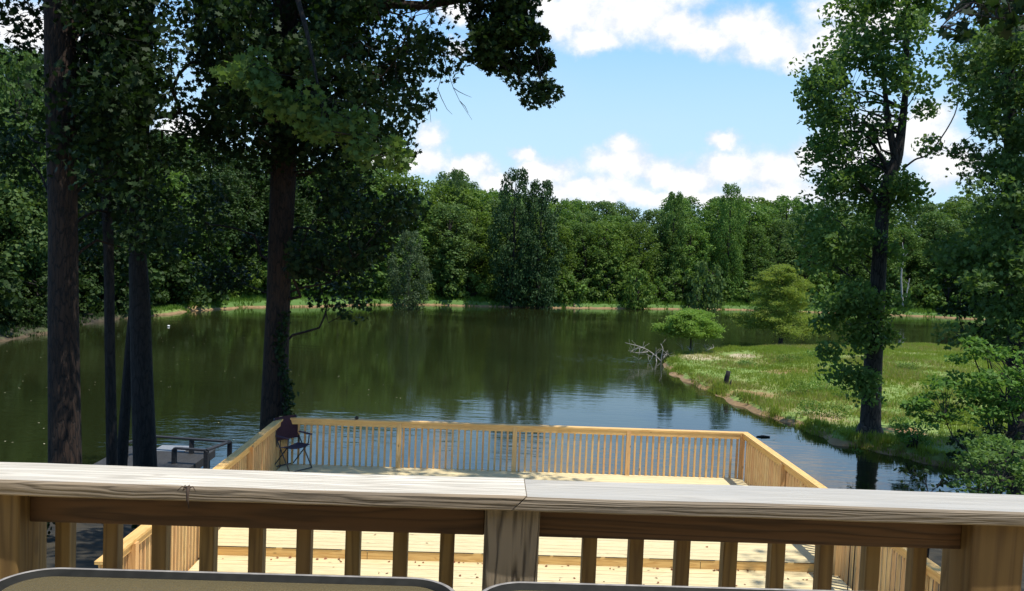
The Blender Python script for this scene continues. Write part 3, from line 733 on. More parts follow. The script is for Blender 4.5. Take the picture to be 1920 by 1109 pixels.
# F - tall tree on the peninsula shore, right
TF, pf, rf_ = near_tree('sweetgum_tree', [(1632,790),(1636,700),(1641,620),(1648,500),(1655,400),(1668,330),(1683,290),(1697,180),(1700,60),(1702,-60),(1705,-300)], [33]*11, [38,34,31,27,24,22,20,11,9,7,3], 'tall open-crowned tree standing alone on the grassy point at the right', m_barkF)
mbx = []
polyF = [(1575,-40),(1760,-40),(1765,60),(1750,120),(1750,165),(1700,175),(1600,185),(1590,215),(1560,235),(1610,300),(1600,330),(1560,345),(1525,330),(1500,290),(1502,238),(1525,205),(1505,180),(1500,165),(1540,148),(1502,125),(1502,88),(1535,105),(1560,140),(1565,90),(1568,30)]
bF = blobs_in(polyF, 84, (31,35.5))
bF += blobs_in([(1560,210),(1600,225),(1670,215),(1660,260),(1640,290),(1600,280)], 7, (32,34))
bF += blobs_in([(1590,300),(1650,300),(1690,300),(1715,370),(1690,400),(1640,380),(1600,400),(1540,420),(1500,400),(1560,340)], 30, (31.5,35))
bF += blobs_in([(1500,390),(1690,390),(1690,500),(1600,480),(1520,500),(1490,440)], 20, (32,35))
bF += blobs_in([(1575,495),(1610,540),(1680,540),(1670,640),(1640,640),(1620,660),(1590,720),(1540,690),(1525,600),(1520,540),(1560,510)], 27, (31.4,33.2))
bF += blobs_in([(1580,700),(1640,690),(1630,760),(1610,730)], 5, (31.8,32.6))
bF += blobs_in([(1720,180),(1740,190),(1735,215)], 1, (33,34))
TFo = finish(TF, pf, rf_, bF+wblobs(16, (18.5, 33, 15), (2.4,2.4,2.4)), 150, .72, l_mid, m_barkF, .19, OVAL, limb_every=3)
# second leader of F
mb = MB(); p_, r_ = bez([aty(1681,300,33), aty(1672,262,33), aty(1664,215,33.2), aty(1658,150,33.3), aty(1655,60,33.4)], [.2,.15,.12,.09,.05], 5); mb.tube(p_, r_, 8)
p_, r_ = bez([aty(1690,320,33), aty(1715,300,32.6), aty(1745,285,32.4), aty(1790,215,32.3), aty(1800,150,32.2)], [.045,.038,.03,.022,.012], 5); mb.tube(p_, r_, 6)
p_, r_ = bez([aty(1655,400,33), aty(1630,360,32.8), aty(1600,340,32.6), aty(1575,352,32.5)], [.1,.08,.06,.03], 5); mb.tube(p_, r_, 6)
p_, r_ = bez([aty(1672,330,33), aty(1640,275,32.8), aty(1615,248,32.6), aty(1580,250,32.5)], [.09,.07,.055,.03], 5); mb.tube(p_, r_, 6)
mb.put('limb', m_barkF, TF, True)

# G - dense trees filling the right edge
TG, pg, rg = near_tree('maple_tree', [(1908,900),(1906,700),(1902,500),(1896,300),(1890,100),(1885,-200),(1880,-500)], [26]*7, [34,30,27,24,20,14,5], 'dense dark tree filling the right edge, beyond the grassy point', m_barkB)
bG = blobs_in([(1920,30),(1850,60),(1800,95),(1757,110),(1757,155),(1800,165),(1825,200),(1800,215),(1790,262),(1735,275),(1725,292),(1760,330),(1750,360),(1790,350),(1795,420),(1770,480),(1765,540),(1780,640),(1850,640),(2050,700),(2060,0)], 105, (24,29), [(1835,215,12,20),(1780,305,22,14),(1770,240,16,16)])
finish(TG, pg, rg, bG+blobs_in([(1850,60),(2000,60),(2000,640),(1800,640),(1790,560),(1840,300)], 36, (23,25.5))+blobs_in([(1865,60),(1945,60),(1945,640),(1865,640)], 22, (24,25.4))+wblobs(90, (20.5, 28.5, 8.5), (4.5,3.5,4))+wblobs(70, (22.2, 28.5, 2.5), (3.6,3.2,3))+wblobs(24, (21, 29.5, 14.8), (3.2,2.6,1.9)), 160, .72, l_mid, m_barkB, .15, LOBED, limb_every=5)

# H - low near branch with big leaves in the upper right corner
bH = blobs_in([(1755,-30),(1960,-40),(1960,60),(1900,70),(1860,30),(1830,60),(1800,85),(1770,80),(1790,40)], 26, (7.2,8.6))
TH = thing('overhanging_branch', aty(1990,-60,8), 'near branch with large dark leaves hanging into the upper right corner', 'branch')
mb = MB(); root = aty(2150,-220,8.3); pth, rr = bez([root, aty(1990,-60,8), aty(1880,-25,7.9), aty(1800,20,7.8), aty(1765,50,7.7)], [.05,.035,.022,.012,.004], 5); mb.tube(pth, rr, 7)
C_ = leafy(bH, pth, rr, 8, .16, mb, 4); mb.put('stem', m_barkB, TH, True)
crown_part('foliage', C_, .125, l_near, TH, LOBED, upb=.6)
TI = thing('maple_tree', (12.5, 6.5, gzs(12.5, 6.5)), 'unseen maple added for shade, outside the right of the view', 'tree')  # out-of-view tree put in to shade the right-hand trees
mb = MB(); pth, rr = bez([(12.5,6.5,-3.4),(12.4,6.6,0),(12.2,6.8,4),(12,7,9),(12,7,13)], [.3,.24,.2,.12,.04], 5); mb.tube(pth, rr, 10)
C_ = leafy(wblobs(60, (12,8,9), (3.2,3.6,4)), pth, rr, 60, .8, mb, 5); mb.put('trunk', m_barkB, TI, True); crown_part('crown', C_, .2, l_near, TI, OVAL)
TI = thing('maple_tree', (-11.5, 8, gzs(-11.5, 8)), 'unseen maple added for shade, outside the left of the view', 'tree')  # out-of-view tree put in to block sky light left of the deck
mb = MB(); pth, rr = bez([(-11.5,8,-3.4),(-11.4,8,0),(-11.2,8,4),(-11,8,9),(-11,8,13)], [.3,.24,.2,.12,.04], 5); mb.tube(pth, rr, 10)
C_ = leafy(wblobs(75, (-10.5,9,9), (5.0,4.5,4)), pth, rr, 60, .9, mb, 5); mb.put('trunk', m_barkB, TI, True); crown_part('crown', C_, .22, l_near, TI, OVAL)

# bare dead twigs beside the hanging bough
TT = thing('bare_twig', aty(835,110,17.5), 'thin leafless twigs hanging against the sky between two leafy boughs', 'twig')
mb = MB()
for (pa_) in ([(828,90),(838,130),(850,165),(862,190),(885,225)],[(850,165),(860,172),(872,178),(884,183)],[(820,165),(828,185),(838,205),(848,215)],[(804,180),(805,200),(808,230)],[(862,190),(872,200),(878,212)],[(838,130),(826,150),(818,180)]):
    mb.tube([aty(x, y, 17.5) for x, y in pa_], list(np.linspace(.012,.004,len(pa_))), 4)
mb.put('stem', m_barkB, TT)

# ---------------------------------------------------------------- far tree kinds
def proto(name, H, Rc, kind, mat, bark=None, nl=60, per=120, leaf=.27, shape=CLUMP, z0=.05):
    """mesh pair (trunk, crown) about the origin"""
    bark = bark or m_barkB; mb = MB()
    path, rad = bez([(0,0,-.6),(0,0,H*.15),(rng.normal()*.3,rng.normal()*.3,H*.45),(rng.normal()*.4,rng.normal()*.4,H*.7),(0,0,H*.93)], [H*.02,H*.016,H*.012,H*.007,.03], 4)
    mb.tube(path, rad, 7); Cs = []; Ns = []
    for i in range(nl):
        t_ = ((i+.5)/nl); z = H*(z0+(1-z0)*t_)
        if kind == 'round': rad_ = Rc*(math.sin(math.pi*min(.97, .12+.80*t_)))**.6
        elif kind == 'tall': rad_ = Rc*(.65+.35*math.sin(3*t_))*(1-.55*t_**3)
        elif kind == 'cone': rad_ = Rc*(1-t_)**.75+.4
        else: rad_ = Rc*(.5+.5*math.sin(math.pi*t_))
        a = i*2.4+rng.uniform(-.5,.5); rr_ = rad_*rng.uniform(.45, .92); lr = Rc*rng.uniform(.20,.36)*(1-.35*t_)
        c = np.array([math.cos(a)*rr_, math.sin(a)*rr_, min(z, H-lr*.6)])
        n_ = int(per*(lr/(Rc*.28))**1.6); d = rng.normal(size=(n_, 3)); d[:, 2] += .35; d /= np.linalg.norm(d, axis=1)[:, None]
        pos = c+d*lr*np.array([1,1,.8])*(rng.uniform(.55, 1.12, n_))[:, None]
        Cs.append(pos); Ns.append(d)
        if i % 3 == 0: limb(mb, path[min(len(path)-1, int(t_*.8*len(path)))], c, .07, .02, 3, .05)
    C_ = np.concatenate(Cs); Nn = np.concatenate(Ns)
    V, k = leaves(C_, leaf, shape, nrm=Nn, upb=.15)
    return mb.me(name+'_trunk', True), mesh_np(name+'_crown', V, k), bark, mat, H
def stand(pr, name, x, y, z, s, sxy, rz, label, cat, group=None, mat=None):
    T = thing(name, (x, y, z), label, cat, group, rz); T.scale = (s*sxy, s*sxy, s)
    a = put('trunk', pr[0], pr[2], T, True); b_ = put('crown', pr[1], pr[3], T, True)
    if mat is not None and mat is not pr[3]:
        b_.material_slots[0].link = 'OBJECT'; b_.material_slots[0].material = mat
    return T
PR = [proto('r1', 18, 5.2, 'round', l_far[1], nl=90, per=190), proto('r2', 17, 4.6, 'round', l_far[0], nl=85, per=190),
      proto('t1', 20, 5.2, 'tall', l_far[0], nl=100, per=150), proto('t2', 19, 5.4, 'tall', l_far[2], nl=95, per=150), proto('r3', 16, 5.6, 'round', l_far[3], nl=90, per=180)]
BU = [proto('b1', 4, 2.2, 'round', l_bush, nl=26, per=85, leaf=.24, z0=.1), proto('b2', 3, 2.4, 'round', l_bush, nl=26, per=80, leaf=.22, z0=.1), proto('b3', 5.5, 2.0, 'tall', l_far[1], nl=34, per=80, leaf=.26, z0=.05)]
top_prof = [(-600,150),(-200,180),(0,95),(90,110),(200,200),(300,235),(345,262),(420,250),(520,270),(600,285),(680,300),(740,305),(800,318),(850,325),(900,360),(1040,374),(1160,376),(1240,372),(1320,370),(1370,362),(1430,372),(1520,378),(1600,372),(1700,374),(1790,368),(1920,370),(2300,380)]
def ytop(px): return float(np.interp(px, [a for a, b_ in top_prof], [b_ for a, b_ in top_prof]))
def proj(x, y, z):
    v = np.array([x, y, z])-EYEP; k = v@fw; return PW/2+F*(v@rt2)/k, PH/2-F*(v@up2)/k
def topz(x, y):
    px, _ = proj(x, y, 0); d = ray(px, ytop(px)); return EYE+d[2]*(y/d[1])
def side(px):
    return ('left', 'middle', 'right')[0 if px < 640 else 1 if px < 1150 else 2]
lab_t = {'left': 'broadleaf tree in the shaded wood on the left bank, seen between the near trunks', 'middle': 'broadleaf tree in the mixed wood behind the middle of the far bank', 'right': 'broadleaf tree in the even-topped wood behind the right of the far bank'}
# rows of trees follow the far shore
far_line = [(-62,18),(-52,30),(-41,45),(-37.5,58),(-38,70),(-36,80),(-30,96),(-20,106),(-8,112),(5,114),(20,121),(36,128),(52,130),(68,130),(84,126),(98,116),(104,100)]
FL = np.array(far_line, float); seg = np.hypot(*np.diff(FL, axis=0).T); cum = np.concatenate([[0], np.cumsum(seg)])
def along(s):
    x = np.interp(s, cum, FL[:, 0]); y = np.interp(s, cum, FL[:, 1]); x2 = np.interp(s+1, cum, FL[:, 0]); y2 = np.interp(s+1, cum, FL[:, 1])
    t_ = np.array([x2-x, y2-y]); t_ /= np.linalg.norm(t_)+1e-9; return np.array([x, y]), np.array([-t_[1], t_[0]])
cnt = 0
for row, (off, step, fr) in enumerate(((1.0, 5.0, .80), (6.5, 5.4, .93), (13, 6.2, 1.0), (22, 7.5, 1.0), (36, 10, 1.02))):
    s_ = rng.uniform(0, 3)
    while s_ < cum[-1]-2:
        p, n_ = along(s_); x, y = p+n_*(off+rng.uniform(-1.6, 1.6)); s_ += step*rng.uniform(.75, 1.25)
        px, _ = proj(x, y, 0)
        if px < -350 or px > 2150 or y < 12: continue
        z = gzs(x, y); hz_t = (topz(x, y)-z)*fr*rng.uniform(.9, 1.02)
        pr = PR[int(rng.choice(5, p=[.27,.22,.16,.2,.15] if px < 1150 else [.2,.22,.25,.28,.05]))]
        sc_ = hz_t/pr[4]; sd = side(px)
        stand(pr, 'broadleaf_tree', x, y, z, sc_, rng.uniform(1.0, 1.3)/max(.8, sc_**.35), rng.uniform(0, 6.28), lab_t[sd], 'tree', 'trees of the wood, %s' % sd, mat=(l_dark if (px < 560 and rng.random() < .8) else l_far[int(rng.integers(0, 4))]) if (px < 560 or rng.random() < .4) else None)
        cnt += 1
print('far trees', cnt)
# bushes along the foot of the wood
s_ = 6
while s_ < cum[-1]-6:
    p, n_ = along(s_); x, y = p+n_*(-3.2+rng.uniform(-.9, 1.2)); s_ += rng.uniform(1.5, 3.0); px, _ = proj(x, y, 0)
    if px < -60 or px > 1960 or sdist([x], [y])[0] < 1.3: continue
    pr = BU[int(rng.choice(3, p=[.4,.35,.25]))]; sd = side(px)
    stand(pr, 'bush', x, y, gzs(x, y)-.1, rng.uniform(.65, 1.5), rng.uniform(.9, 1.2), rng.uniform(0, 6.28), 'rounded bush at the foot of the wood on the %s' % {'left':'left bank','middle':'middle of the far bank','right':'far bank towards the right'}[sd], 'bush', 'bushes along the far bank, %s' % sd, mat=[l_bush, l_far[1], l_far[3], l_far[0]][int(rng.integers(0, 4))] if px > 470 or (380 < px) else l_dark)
# individual standouts
def standout(pr, name, px, ybase, ytp, D, wpx, label, cat='tree', mat=None, sx=1.0):
    b0 = aty(px, ybase, D); z = gzs(b0[0], b0[1]); H = aty(px, ytp, D)[2]-z; s = H/pr[4]
    V = np.empty(len(pr[1].vertices)*3, np.float32); pr[1].vertices.foreach_get('co', V); wid = np.ptp(V.reshape(-1, 3)[:, 0])
    return stand(pr, name, b0[0], b0[1], z-.1, s, (wpx*D/F)/(wid*s), rng.uniform(0, 6.28), label, cat, None, mat)
l_deep = leafmat('deep_green_leaf', (.024,.058,.016), (.068,.130,.034), .2)
standout(PR[0], 'tall_tree', 958, 572, 317, 107.5, 112, 'dark tree whose rounded top stands highest above the middle of the wood', mat=l_deep)
standout(PR[1], 'tall_tree', 1008, 572, 338, 108, 92, 'dark tree joined to the right of the highest treetop in the wood', mat=l_deep)
standout(PR[0], 'broadleaf_tree', 1360, 578, 345, 126, 75, 'rounded treetop rising slightly over the wood left of the lone tree on the point')
standout(PR[1], 'broadleaf_tree', 1255, 578, 360, 124, 60, 'treetop rising slightly over the wood, above the small round tree in the pond')
standout(PR[0], 'broadleaf_tree', 850, 572, 318, 118, 60, 'greyish treetop right of the hanging dark foliage, over the left middle of the wood', mat=l_far[2])
standout(PR[0], 'willow_tree', 765, 578, 432, 98, 92, 'light grey-green small tree at the water edge below the dark foliage', mat=leafmat('willow_leaf', (.05,.08,.035), (.11,.16,.07), .3))
standout(BU[0], 'bush', 1195, 574, 505, 113.5, 62, 'yellow-green bush on the far bank above the fallen white branches', 'bush', mat=l_bush)
standout(BU[1], 'bush', 1320, 578, 490, 118, 80, 'broad dark rounded bush on the far bank left of the big cypress', 'bush', mat=l_far[2])
standout(BU[0], 'bush', 1050, 570, 500, 111, 60, 'rounded light bush on the far bank right of the dark treetop pair', 'bush', mat=l_bush)
# high sprig seen left of the wood
# dead pale trunks in the wood
def deadtrunk(pts, D, w0, label, **k):
    b0 = aty(*pts[0], D); T = thing('dead_tree', (b0[0], b0[1], b0[2]), label, 'dead tree'); mb = MB()
    P_ = [aty(x, y, D) for x, y in pts]; p_, r_ = bez(P_, list(np.linspace(w0, w0*.25, len(P_))), 4); mb.tube(p_, r_, 7)
    for i in range(3): 
        q = p_[int(len(p_)*(.4+.18*i))]; limb(mb, q, q+np.array([rng.uniform(-1.5,1.5), rng.uniform(-1,0), rng.uniform(.6,1.6)])*w0*5, w0*.35, .015, 3)
    mb.put('trunk', m_dead, T, True)
deadtrunk([(1693,575),(1690,520),(1694,480),(1692,455)], 112, .14, 'pale dead trunk standing right of the lone tree, at the back of the inlet')
deadtrunk([(1697,570),(1702,540),(1706,522)], 112, .11, 'short pale dead trunk leaning beside the taller pale one')

# ---------------------------------------------------------------- cypresses
def cypress(name, pxc, ybase, ytp, wpx, D, label, mat, seed, nlev, zlow, flat):
    b0 = aty(pxc, ybase, D); zt_ = aty(pxc, ytp, D)[2]; H = zt_-b0[2]; Rr = wpx*D/F/2
    T = thing(name, (b0[0], b0[1], ZW), label, 'tree'); mb = MB()
    tr = [np.array([b0[0], b0[1], ZW-.4]), b0+np.array([.1,0,H*.3]), b0+np.array([-.1,0,H*.65]), b0+np.array([0,0,H*.97])]
    p_, r_ = bez(tr, [H*.035,H*.022,H*.012,.02], 5); mb.tube(p_, r_, 8); Cs = []
    for i in range(nlev):
        t_ = zlow+(1-zlow)*(i/nlev)**1.0; a = i*2.399+rng.uniform(-.4,.4)
        rl = Rr*(1.05-t_)**flat*rng.uniform(.65, 1.12)*1.25; rl = min(rl, Rr*1.12)
        c0 = p_[min(len(p_)-1, int(t_*len(p_)))]; e = c0+np.array([math.cos(a)*rl, math.sin(a)*rl, rl*.12+H*.02])
        mp = limb(mb, c0, e, .05, .012, 4, .08)
        A = np.array(mp); n_ = int(1100*rl/Rr)+200
        idx = rng.uniform(.25, 1, n_); pts = np.stack([np.interp(idx*(len(A)-1), np.arange(len(A)), A[:, j]) for j in range(3)], 1)
        sp = rl*.26*(1.15-idx)[:, None]+.10
        Cs.append(pts+rng.normal(size=(n_, 3))*sp*np.array([1, 1, .32]))
    C_ = np.concatenate(Cs); mb.put('trunk', m_barkF, T, True)
    crown_part('crown', C_, .2, mat, T, SLIM, upb=1.0, droop=.5)
cypress('cypress_tree', 1462, 652, 502, 150, 69, 'feathery olive cypress with drooping boughs standing in the water behind the point', l_cyp, 1, 46, .20, .55)
cypress('cypress_tree', 1292, 662, 590, 105, 60, 'small flat-topped bright green cypress at the tip of the grassy point', l_cyp2, 2, 30, .42, .3)

# ---------------------------------------------------------------- peninsula objects
# stump
p = atz(1361, 717, ZW+.55); zg = gzs(p[0], p[1])
T = thing('tree_stump', (p[0], p[1], zg), 'charred leaning stump standing on the grassy point', 'stump')
hh = 30*p[1]/F
mb = MB(); mb.tube([(p[0]-.05,p[1],zg-.1),(p[0],p[1],zg+hh*.3),(p[0]+.06,p[1],zg+hh*.65),(p[0]+.12,p[1],zg+hh)], [.16,.14,.13,.125], 10); mb.put('trunk', plain('charred_wood', (.012,.010,.009), .9), T, True)
mb = MB(); mb.tube([(p[0]+.14,p[1]-.05,zg),(p[0]+.24,p[1]-.05,zg+.2),(p[0]+.28,p[1]-.05,zg+.42)], [.07,.05,.02], 7); mb.put('side_shoot', plain('charred_wood_shoot', (.02,.016,.013), .9), T, True)
# dead branches at the tip
T = thing('fallen_branch', aty(1240,665,57), 'bleached leafless branches fallen in the water at the tip of the grassy point', 'dead branches')
mb = MB()
def dbr(px_pts, D0, r):
    P_ = [aty(x, y, D0+rng.uniform(-.3,.3)) for x, y in px_pts]; p_, r_ = bez(P_, list(np.linspace(r, r*.3, len(P_))), 3); mb.tube(p_, r_, 5); return p_
for pts_, r in (([(1247,688),(1230,668),(1205,652),(1172,643)], .05), ([(1215,660),(1195,662),(1178,658)], .03), ([(1205,652),(1190,655),(1182,662)],.025), ([(1240,690),(1240,670),(1243,655),(1239,645)], .05), ([(1231,680),(1230,665),(1230,652)], .04),
    ([(1243,672),(1250,664),(1256,668)], .03), ([(1300,664),(1298,655),(1302,645)],.05), ([(1318,662),(1324,655),(1321,645)],.05),([(1318,662),(1330,655),(1338,652),(1336,646)],.05),([(1290,664),(1294,655),(1286,648)],.04),([(1305,664),(1315,658),(1338,662)],.03),
    ([(1225,664),(1222,672),(1216,680)],.025),([(1200,652),(1198,664),(1196,676)],.02),([(1280,662),(1279,652),(1276,646)],.03)):
    mb = MB()
    q = dbr(pts_, 56.5 if pts_[0][0] < 1260 else 60, r*1.0)
    for k in range(5):
        a = q[int(rng.integers(2, len(q)))]; mb.tube([a, a+np.array([rng.uniform(-.6,.6), rng.uniform(-.2,.2), rng.uniform(-.1,.5)])], [.015,.006], 4)
    mb.put('branch', m_dead, T, True)
# floating log with twigs
p = atz(1431, 820, ZW)
mb = MB(); mb.tube([(p[0]-.28,p[1],ZW+.01),(p[0],p[1]+.02,ZW+.03),(p[0]+.27,p[1]-.02,ZW+.02)], [.03,.05,.035], 8); mb.tube([(p[0]-.1,p[1],ZW+.03),(p[0]-.06,p[1],ZW+.09)], .012, 5)
tag(mb.put('floating_log', plain('wet_black_wood', (.015,.013,.012), .5), None, True), 'short black piece of wood floating beyond the right corner of the lower deck', 'log')
p = atz(316, 613, ZW)
bm = bmesh.new(); bmesh.ops.create_uvsphere(bm, u_segments=12, v_segments=8, radius=.11)
for v in bm.verts: v.co.z *= .7; v.co += Vector((p[0], p[1], ZW+.06))
me = bpy.data.meshes.new('float'); bm.to_mesh(me); bm.free()
tag(put('float', me, plain('white_plastic', (.75,.75,.72), .5)), 'tiny white float far out on the water left of the thick ivy trunk', 'float')
# lily/flecks on water
V, k_ = leaves(np.array([(*atz(rng.uniform(-20,760), rng.uniform(610,840), ZW)[:2], ZW+.006) for _ in range(90)]), .08, OVAL, upb=60)
tag(put('floating_leaves', mesh_np('floating_leaves', V, k_), plain('pale_leaf', (.45,.42,.25), .6)), 'pale leaf flecks floating on the green water', 'leaves', kind='stuff')

# grass
bare = [(*atz(1415,718,ZW+.9)[:2],1.3,1.5),(*atz(1310,670,ZW+.5)[:2],1.9,2.4),(*atz(1395,668,ZW+.6)[:2],1.5,2.0),(*atz(1545,757,ZW+.9)[:2],1.6,2.0),(*atz(1700,790,ZW+.8)[:2],1.2,1.2)]
def tufts(n, region, hmin, hmax, name, label, mat, wid=.028, blades=4, dmin=.25):
    x0, x1, y0, y1, fn = region; q_ = 12 if dmin < .04 else 3; x = rng.uniform(x0, x1, n*q_); y = rng.uniform(y0, y1, n*q_)
    d = sdist(x, y); ok = (d > dmin) & fn(x, y, d); x = x[ok][:n]; y = y[ok][:n]
    patch = .5+.5*np.sin(x*.9+2*np.sin(y*.5))*np.cos(y*.8+1.3*np.sin(x*.4))
    pn = np.ones(len(x))
    for (qx, qy, rx_, ry_) in bare: pn = np.minimum(pn, np.clip(((x-qx)/rx_)**2+((y-qy)/ry_)**2-.5, .12, 1))
    keep = rng.uniform(size=len(x)) < np.clip(.35+patch, .1, 1)*pn; x, y, patch = x[keep], y[keep], patch[keep]
    z = gz(x, y); k = len(x); V = []
    for b_ in range(blades):
        h = rng.uniform(hmin, hmax, k)*(.55+.75*patch); a = rng.uniform(0, 6.28, k); lean = rng.uniform(.15, .6, k)*h; ox = rng.normal(0,.07,k); oy = rng.normal(0,.07,k)
        ca, sa = np.cos(a), np.sin(a); w_ = wid*rng.uniform(.7, 1.4, k)
        A = np.stack([x+ox-sa*w_, y+oy+ca*w_, z-.03], 1); B = np.stack([x+ox+sa*w_, y+oy-ca*w_, z-.03], 1); Cc = np.stack([x+ox+ca*lean, y+oy+sa*lean, z+h], 1)
        V.append(np.stack([A, B, Cc], 1).reshape(-1, 3))
    return tag(put(name, mesh_np(name, np.concatenate(V), 3), mat), label, 'grass', kind='stuff')
tufts(60000, (11, 50, 29, 76, lambda x, y, d: (d < 20)), .07, .26, 'grass', 'sunlit green and straw-coloured grass covering the point', l_grass, .020, 4, .12)
tufts(16000, (11, 50, 29, 76, lambda x, y, d: (d < 20) & (np.sin(x*.55+1.2*np.sin(y*.31))+np.sin(y*.42+x*.2) > .1)), .08, .30, 'dry_grass', 'straw-coloured dry grass patches on the point', l_straw, .018, 4, .12)
tufts(2600, (11, 20, 26, 66, lambda x, y, d: (d < .9) & (np.sin(x*2.3+y*1.1)+np.sin(y*1.9-x) > .2)), .10, .32, 'shore_grass', 'taller ragged grass hanging over the edge of the point', l_grass, .022, 5, .02)
tufts(24000, (-32, 75, 84, 132, lambda x, y, d: (d < 6.5)), .2, .7, 'bank_grass', 'long grass strip along the far bank', l_grassf, .05, 4, .05)
tufts(5000, (-42, -20, 74, 94, lambda x, y, d: (d < 4)), .15, .4, 'bank_grass', 'thin grass on the left bank', l_grassf, .04, 4)
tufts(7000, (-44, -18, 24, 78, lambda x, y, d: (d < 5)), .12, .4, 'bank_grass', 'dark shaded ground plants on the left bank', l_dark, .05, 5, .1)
# weeds on the point
for i, (px, py, wd, hg) in enumerate([(1500,712,60,26),(1545,705,70,34),(1590,720,60,30),(1520,745,60,26),(1570,750,70,24),(1400,672,40,10),(1480,672,60,14),(1535,668,60,18),(1600,700,50,28),(1690,775,50,20),(1720,800,60,24),(1640,740,50,18),(1700,690,50,12),(1470,758,34,14),(1610,800,40,18)]):
    p = atz(px, py+hg*.5, ZW+.8); zg = gzs(p[0], p[1]); D = p[1]; rx = wd*D/F/2; rz_ = hg*D/F
    T = thing('weed_clump', (p[0], p[1], zg), None, 'weeds', 'leafy weeds on the grassy point'); T['label'] = 'leafy weed clump growing in the grass of the sunny point'
    C_ = ball(int(150+420*rx), (p[0], p[1], zg+rz_*.35), (rx, rx*.8, rz_*.8)); C_[:, 2] = np.maximum(C_[:, 2], zg)
    crown_part('foliage', C_, .085, l_bright if i % 2 else l_bush, T, OVAL)
    mb = MB()
    for k in range(4): mb.tube([(p[0], p[1], zg-.03), (p[0]+rng.uniform(-.6,.6)*rx, p[1]+rng.uniform(-.6,.6)*rx, zg+rz_*rng.uniform(.4,.9))], [.012,.005], 4)
    mb.put('stem', m_barkF, T)

# ---------------------------------------------------------------- shrubs at right
def shrub(name, poly, n, Dr, nleaf, brad, size, mat, label, basepx, baseD, shape=OVAL, layer=.4, cat='shrub', nst=5):
    b0 = aty(*basepx, baseD); zg = gzs(b0[0], b0[1]); T = thing(name, (b0[0], b0[1], zg), label, cat); mb = MB()
    bl = blobs_in(poly, n, Dr); Cs = []
    for c in bl:
        Cs.append(ball(int(nleaf*rng.uniform(.6,1.4)), c, (brad, brad, brad*layer)))
    tips = [bl[int(i*len(bl)/nst)] for i in range(nst)]; A = []
    for e in tips: A += limb(mb, (b0[0]+rng.normal(0,.1), b0[1]+rng.normal(0,.1), zg-.05), e, .04, .01, 4, .06)
    A = np.array(A)
    for c in bl: 
        q = A[np.argmin(np.sum((A-c)**2, 1))]; mb.tube([q, (q+c)/2+rng.normal(0,.03,3), c], [.010,.007,.004], 4, False)
    mb.put('stem', m_barkB, T, True); crown_part('foliage', np.concatenate(Cs), size, mat, T, shape, upb=1.4, droop=.4)
shrub('buckeye_shrub', [(1700,765),(1740,735),(1750,700),(1790,665),(1830,635),(1890,655),(1920,665),(1960,720),(1960,800),(1880,790),(1800,795),(1740,790)], 95, (21.5,23.5), 60, .33, .13, l_bright, 'leafy light green shrub with layered boughs at the right edge', (1850,850), 22.5)
shrub('buckeye_shrub', [(1670,800),(1720,785),(1760,800),(1740,830),(1690,835)], 12, (29.5,31), 45, .3, .13, l_bright, 'low sunlit shrub left of the layered light green shrub', (1710,822), 30.8)
shrub('understory_shrub', [(1790,850),(1850,820),(1960,830),(1960,960),(1800,960),(1780,900)], 60, (17,20), 60, .32, .11, l_mid, 'dark undergrowth shrub below the layered light green shrub', (1880,1000), 18.5)
shrub('understory_shrub', [(1800,810),(1960,790),(1960,880),(1850,890),(1790,860)], 34, (24.5,28), 60, .4, .13, l_near, 'low shaded brush on the bank behind the young seedling', (1830,880), 26)
shrub('understory_shrub', [(1760,480),(1790,640),(1960,650),(1960,500)], 50, (27,30), 80, .6, .16, l_near, 'shaded understory bush behind the layered light green shrub', (1880,850), 28.5)
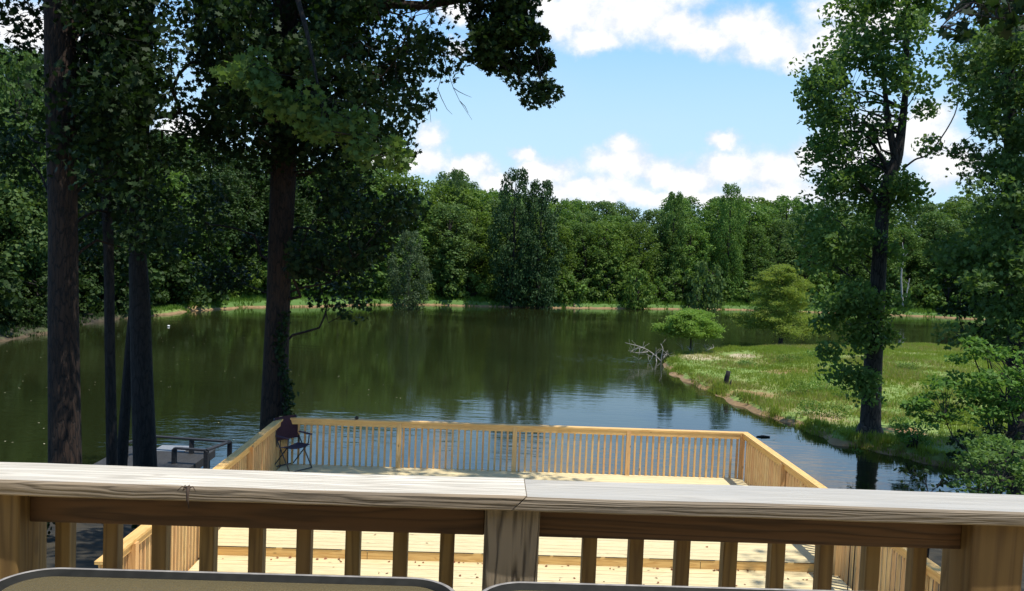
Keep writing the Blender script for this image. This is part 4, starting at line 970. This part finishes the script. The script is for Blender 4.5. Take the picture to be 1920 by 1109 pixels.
# young sapling in front of the water, right
b0 = aty(1743, 935, 11.5); zg = gzs(b0[0], b0[1])
T = thing('sapling', (b0[0], b0[1], zg), 'young sapling with glossy oval leaves poking up behind the right of the nearest rail', 'sapling'); mb = MB(); Cs = []
st_ = [(1743,1010),(1743,935),(1736,905),(1730,888)]
mb.tube([(b0[0], b0[1], zg-.05)]+[aty(x, y, 11.5) for x, y in st_], [.02,.014,.009,.006,.003], 6)
for br in ([(1742,925),(1728,915),(1712,918),(1694,914)],[(1738,912),(1724,895),(1705,882),(1686,880)],[(1743,925),(1758,912),(1775,903),(1800,900)],[(1736,905),(1738,890),(1730,878)],[(1743,935),(1765,925),(1790,918)],[(1728,900),(1716,890),(1712,878)],[(1758,912),(1768,900),(1772,890)]):
    P_ = [aty(x, y, 11.5+rng.uniform(-.15,.15)) for x, y in br]; mb.tube(P_, [.007,.005,.004,.003][:len(P_)], 5)
    A = np.array(P_); u_ = rng.uniform(.15, 1.05, 15)*(len(A)-1); Cs.append(np.stack([np.interp(u_, np.arange(len(A)), A[:, j]) for j in range(3)], 1)+rng.normal(size=(15, 3))*.035)
mb.put('stem', m_barkB, T); crown_part('foliage', np.concatenate(Cs), .075, l_near, T, OVAL, upb=.3)
for k, (x, y, h) in enumerate(((1597,940,26),(1637,945,20),(1606,940,18))):
    b0 = aty(x, y+40, 10.5); zg = gzs(b0[0], b0[1])
    T = thing('seedling', (b0[0], b0[1], zg), ['small leafy shoot tip just right of the right deck railing cap', 'single-leaved shoot tip nearer the young sapling', 'short shoot tip beside the leafy one at the right railing'][k], 'seedling'); mb = MB()
    tp = aty(x, y-h, 10.5); mb.tube([(b0[0], b0[1], zg-.05), b0, tp], [.01,.006,.002], 5); mb.put('stem', m_barkB, T)
    A = np.linspace(0, 1, 7)[:, None]*(tp-b0)*.8+b0+(tp-b0)*.2; crown_part('foliage', A+rng.normal(0,.02,A.shape), .06, l_near, T, OVAL, upb=.2)
# undergrowth left, below the deck
for k, (x, y, s) in enumerate(((-7.5,13.5,.5),(-9.8,15,.5),(-5.6,14.5,.4),(-13,19,.8))):
    stand(BU[k % 3], 'bush', x, y, gzs(x, y)-.1, s*.6, 1, k, ['low dark bush left of the lower deck, nearest the house', 'low dark bush beneath the slim dark trunk', 'low dark bush beside the left deck railing', 'low dark bush left of the dock', 'low bush right of the lower deck, near the sapling', 'low bush by the water right of the deck'][k], 'bush', None, l_near)
# bright leafy scrub far left
standout(PR[0], 'broadleaf_tree', 30, 610, 95, 66, 190, 'green tree behind the reddish trunk at the left edge', 'tree', l_far[0])
print('objects', len(bpy.data.objects))
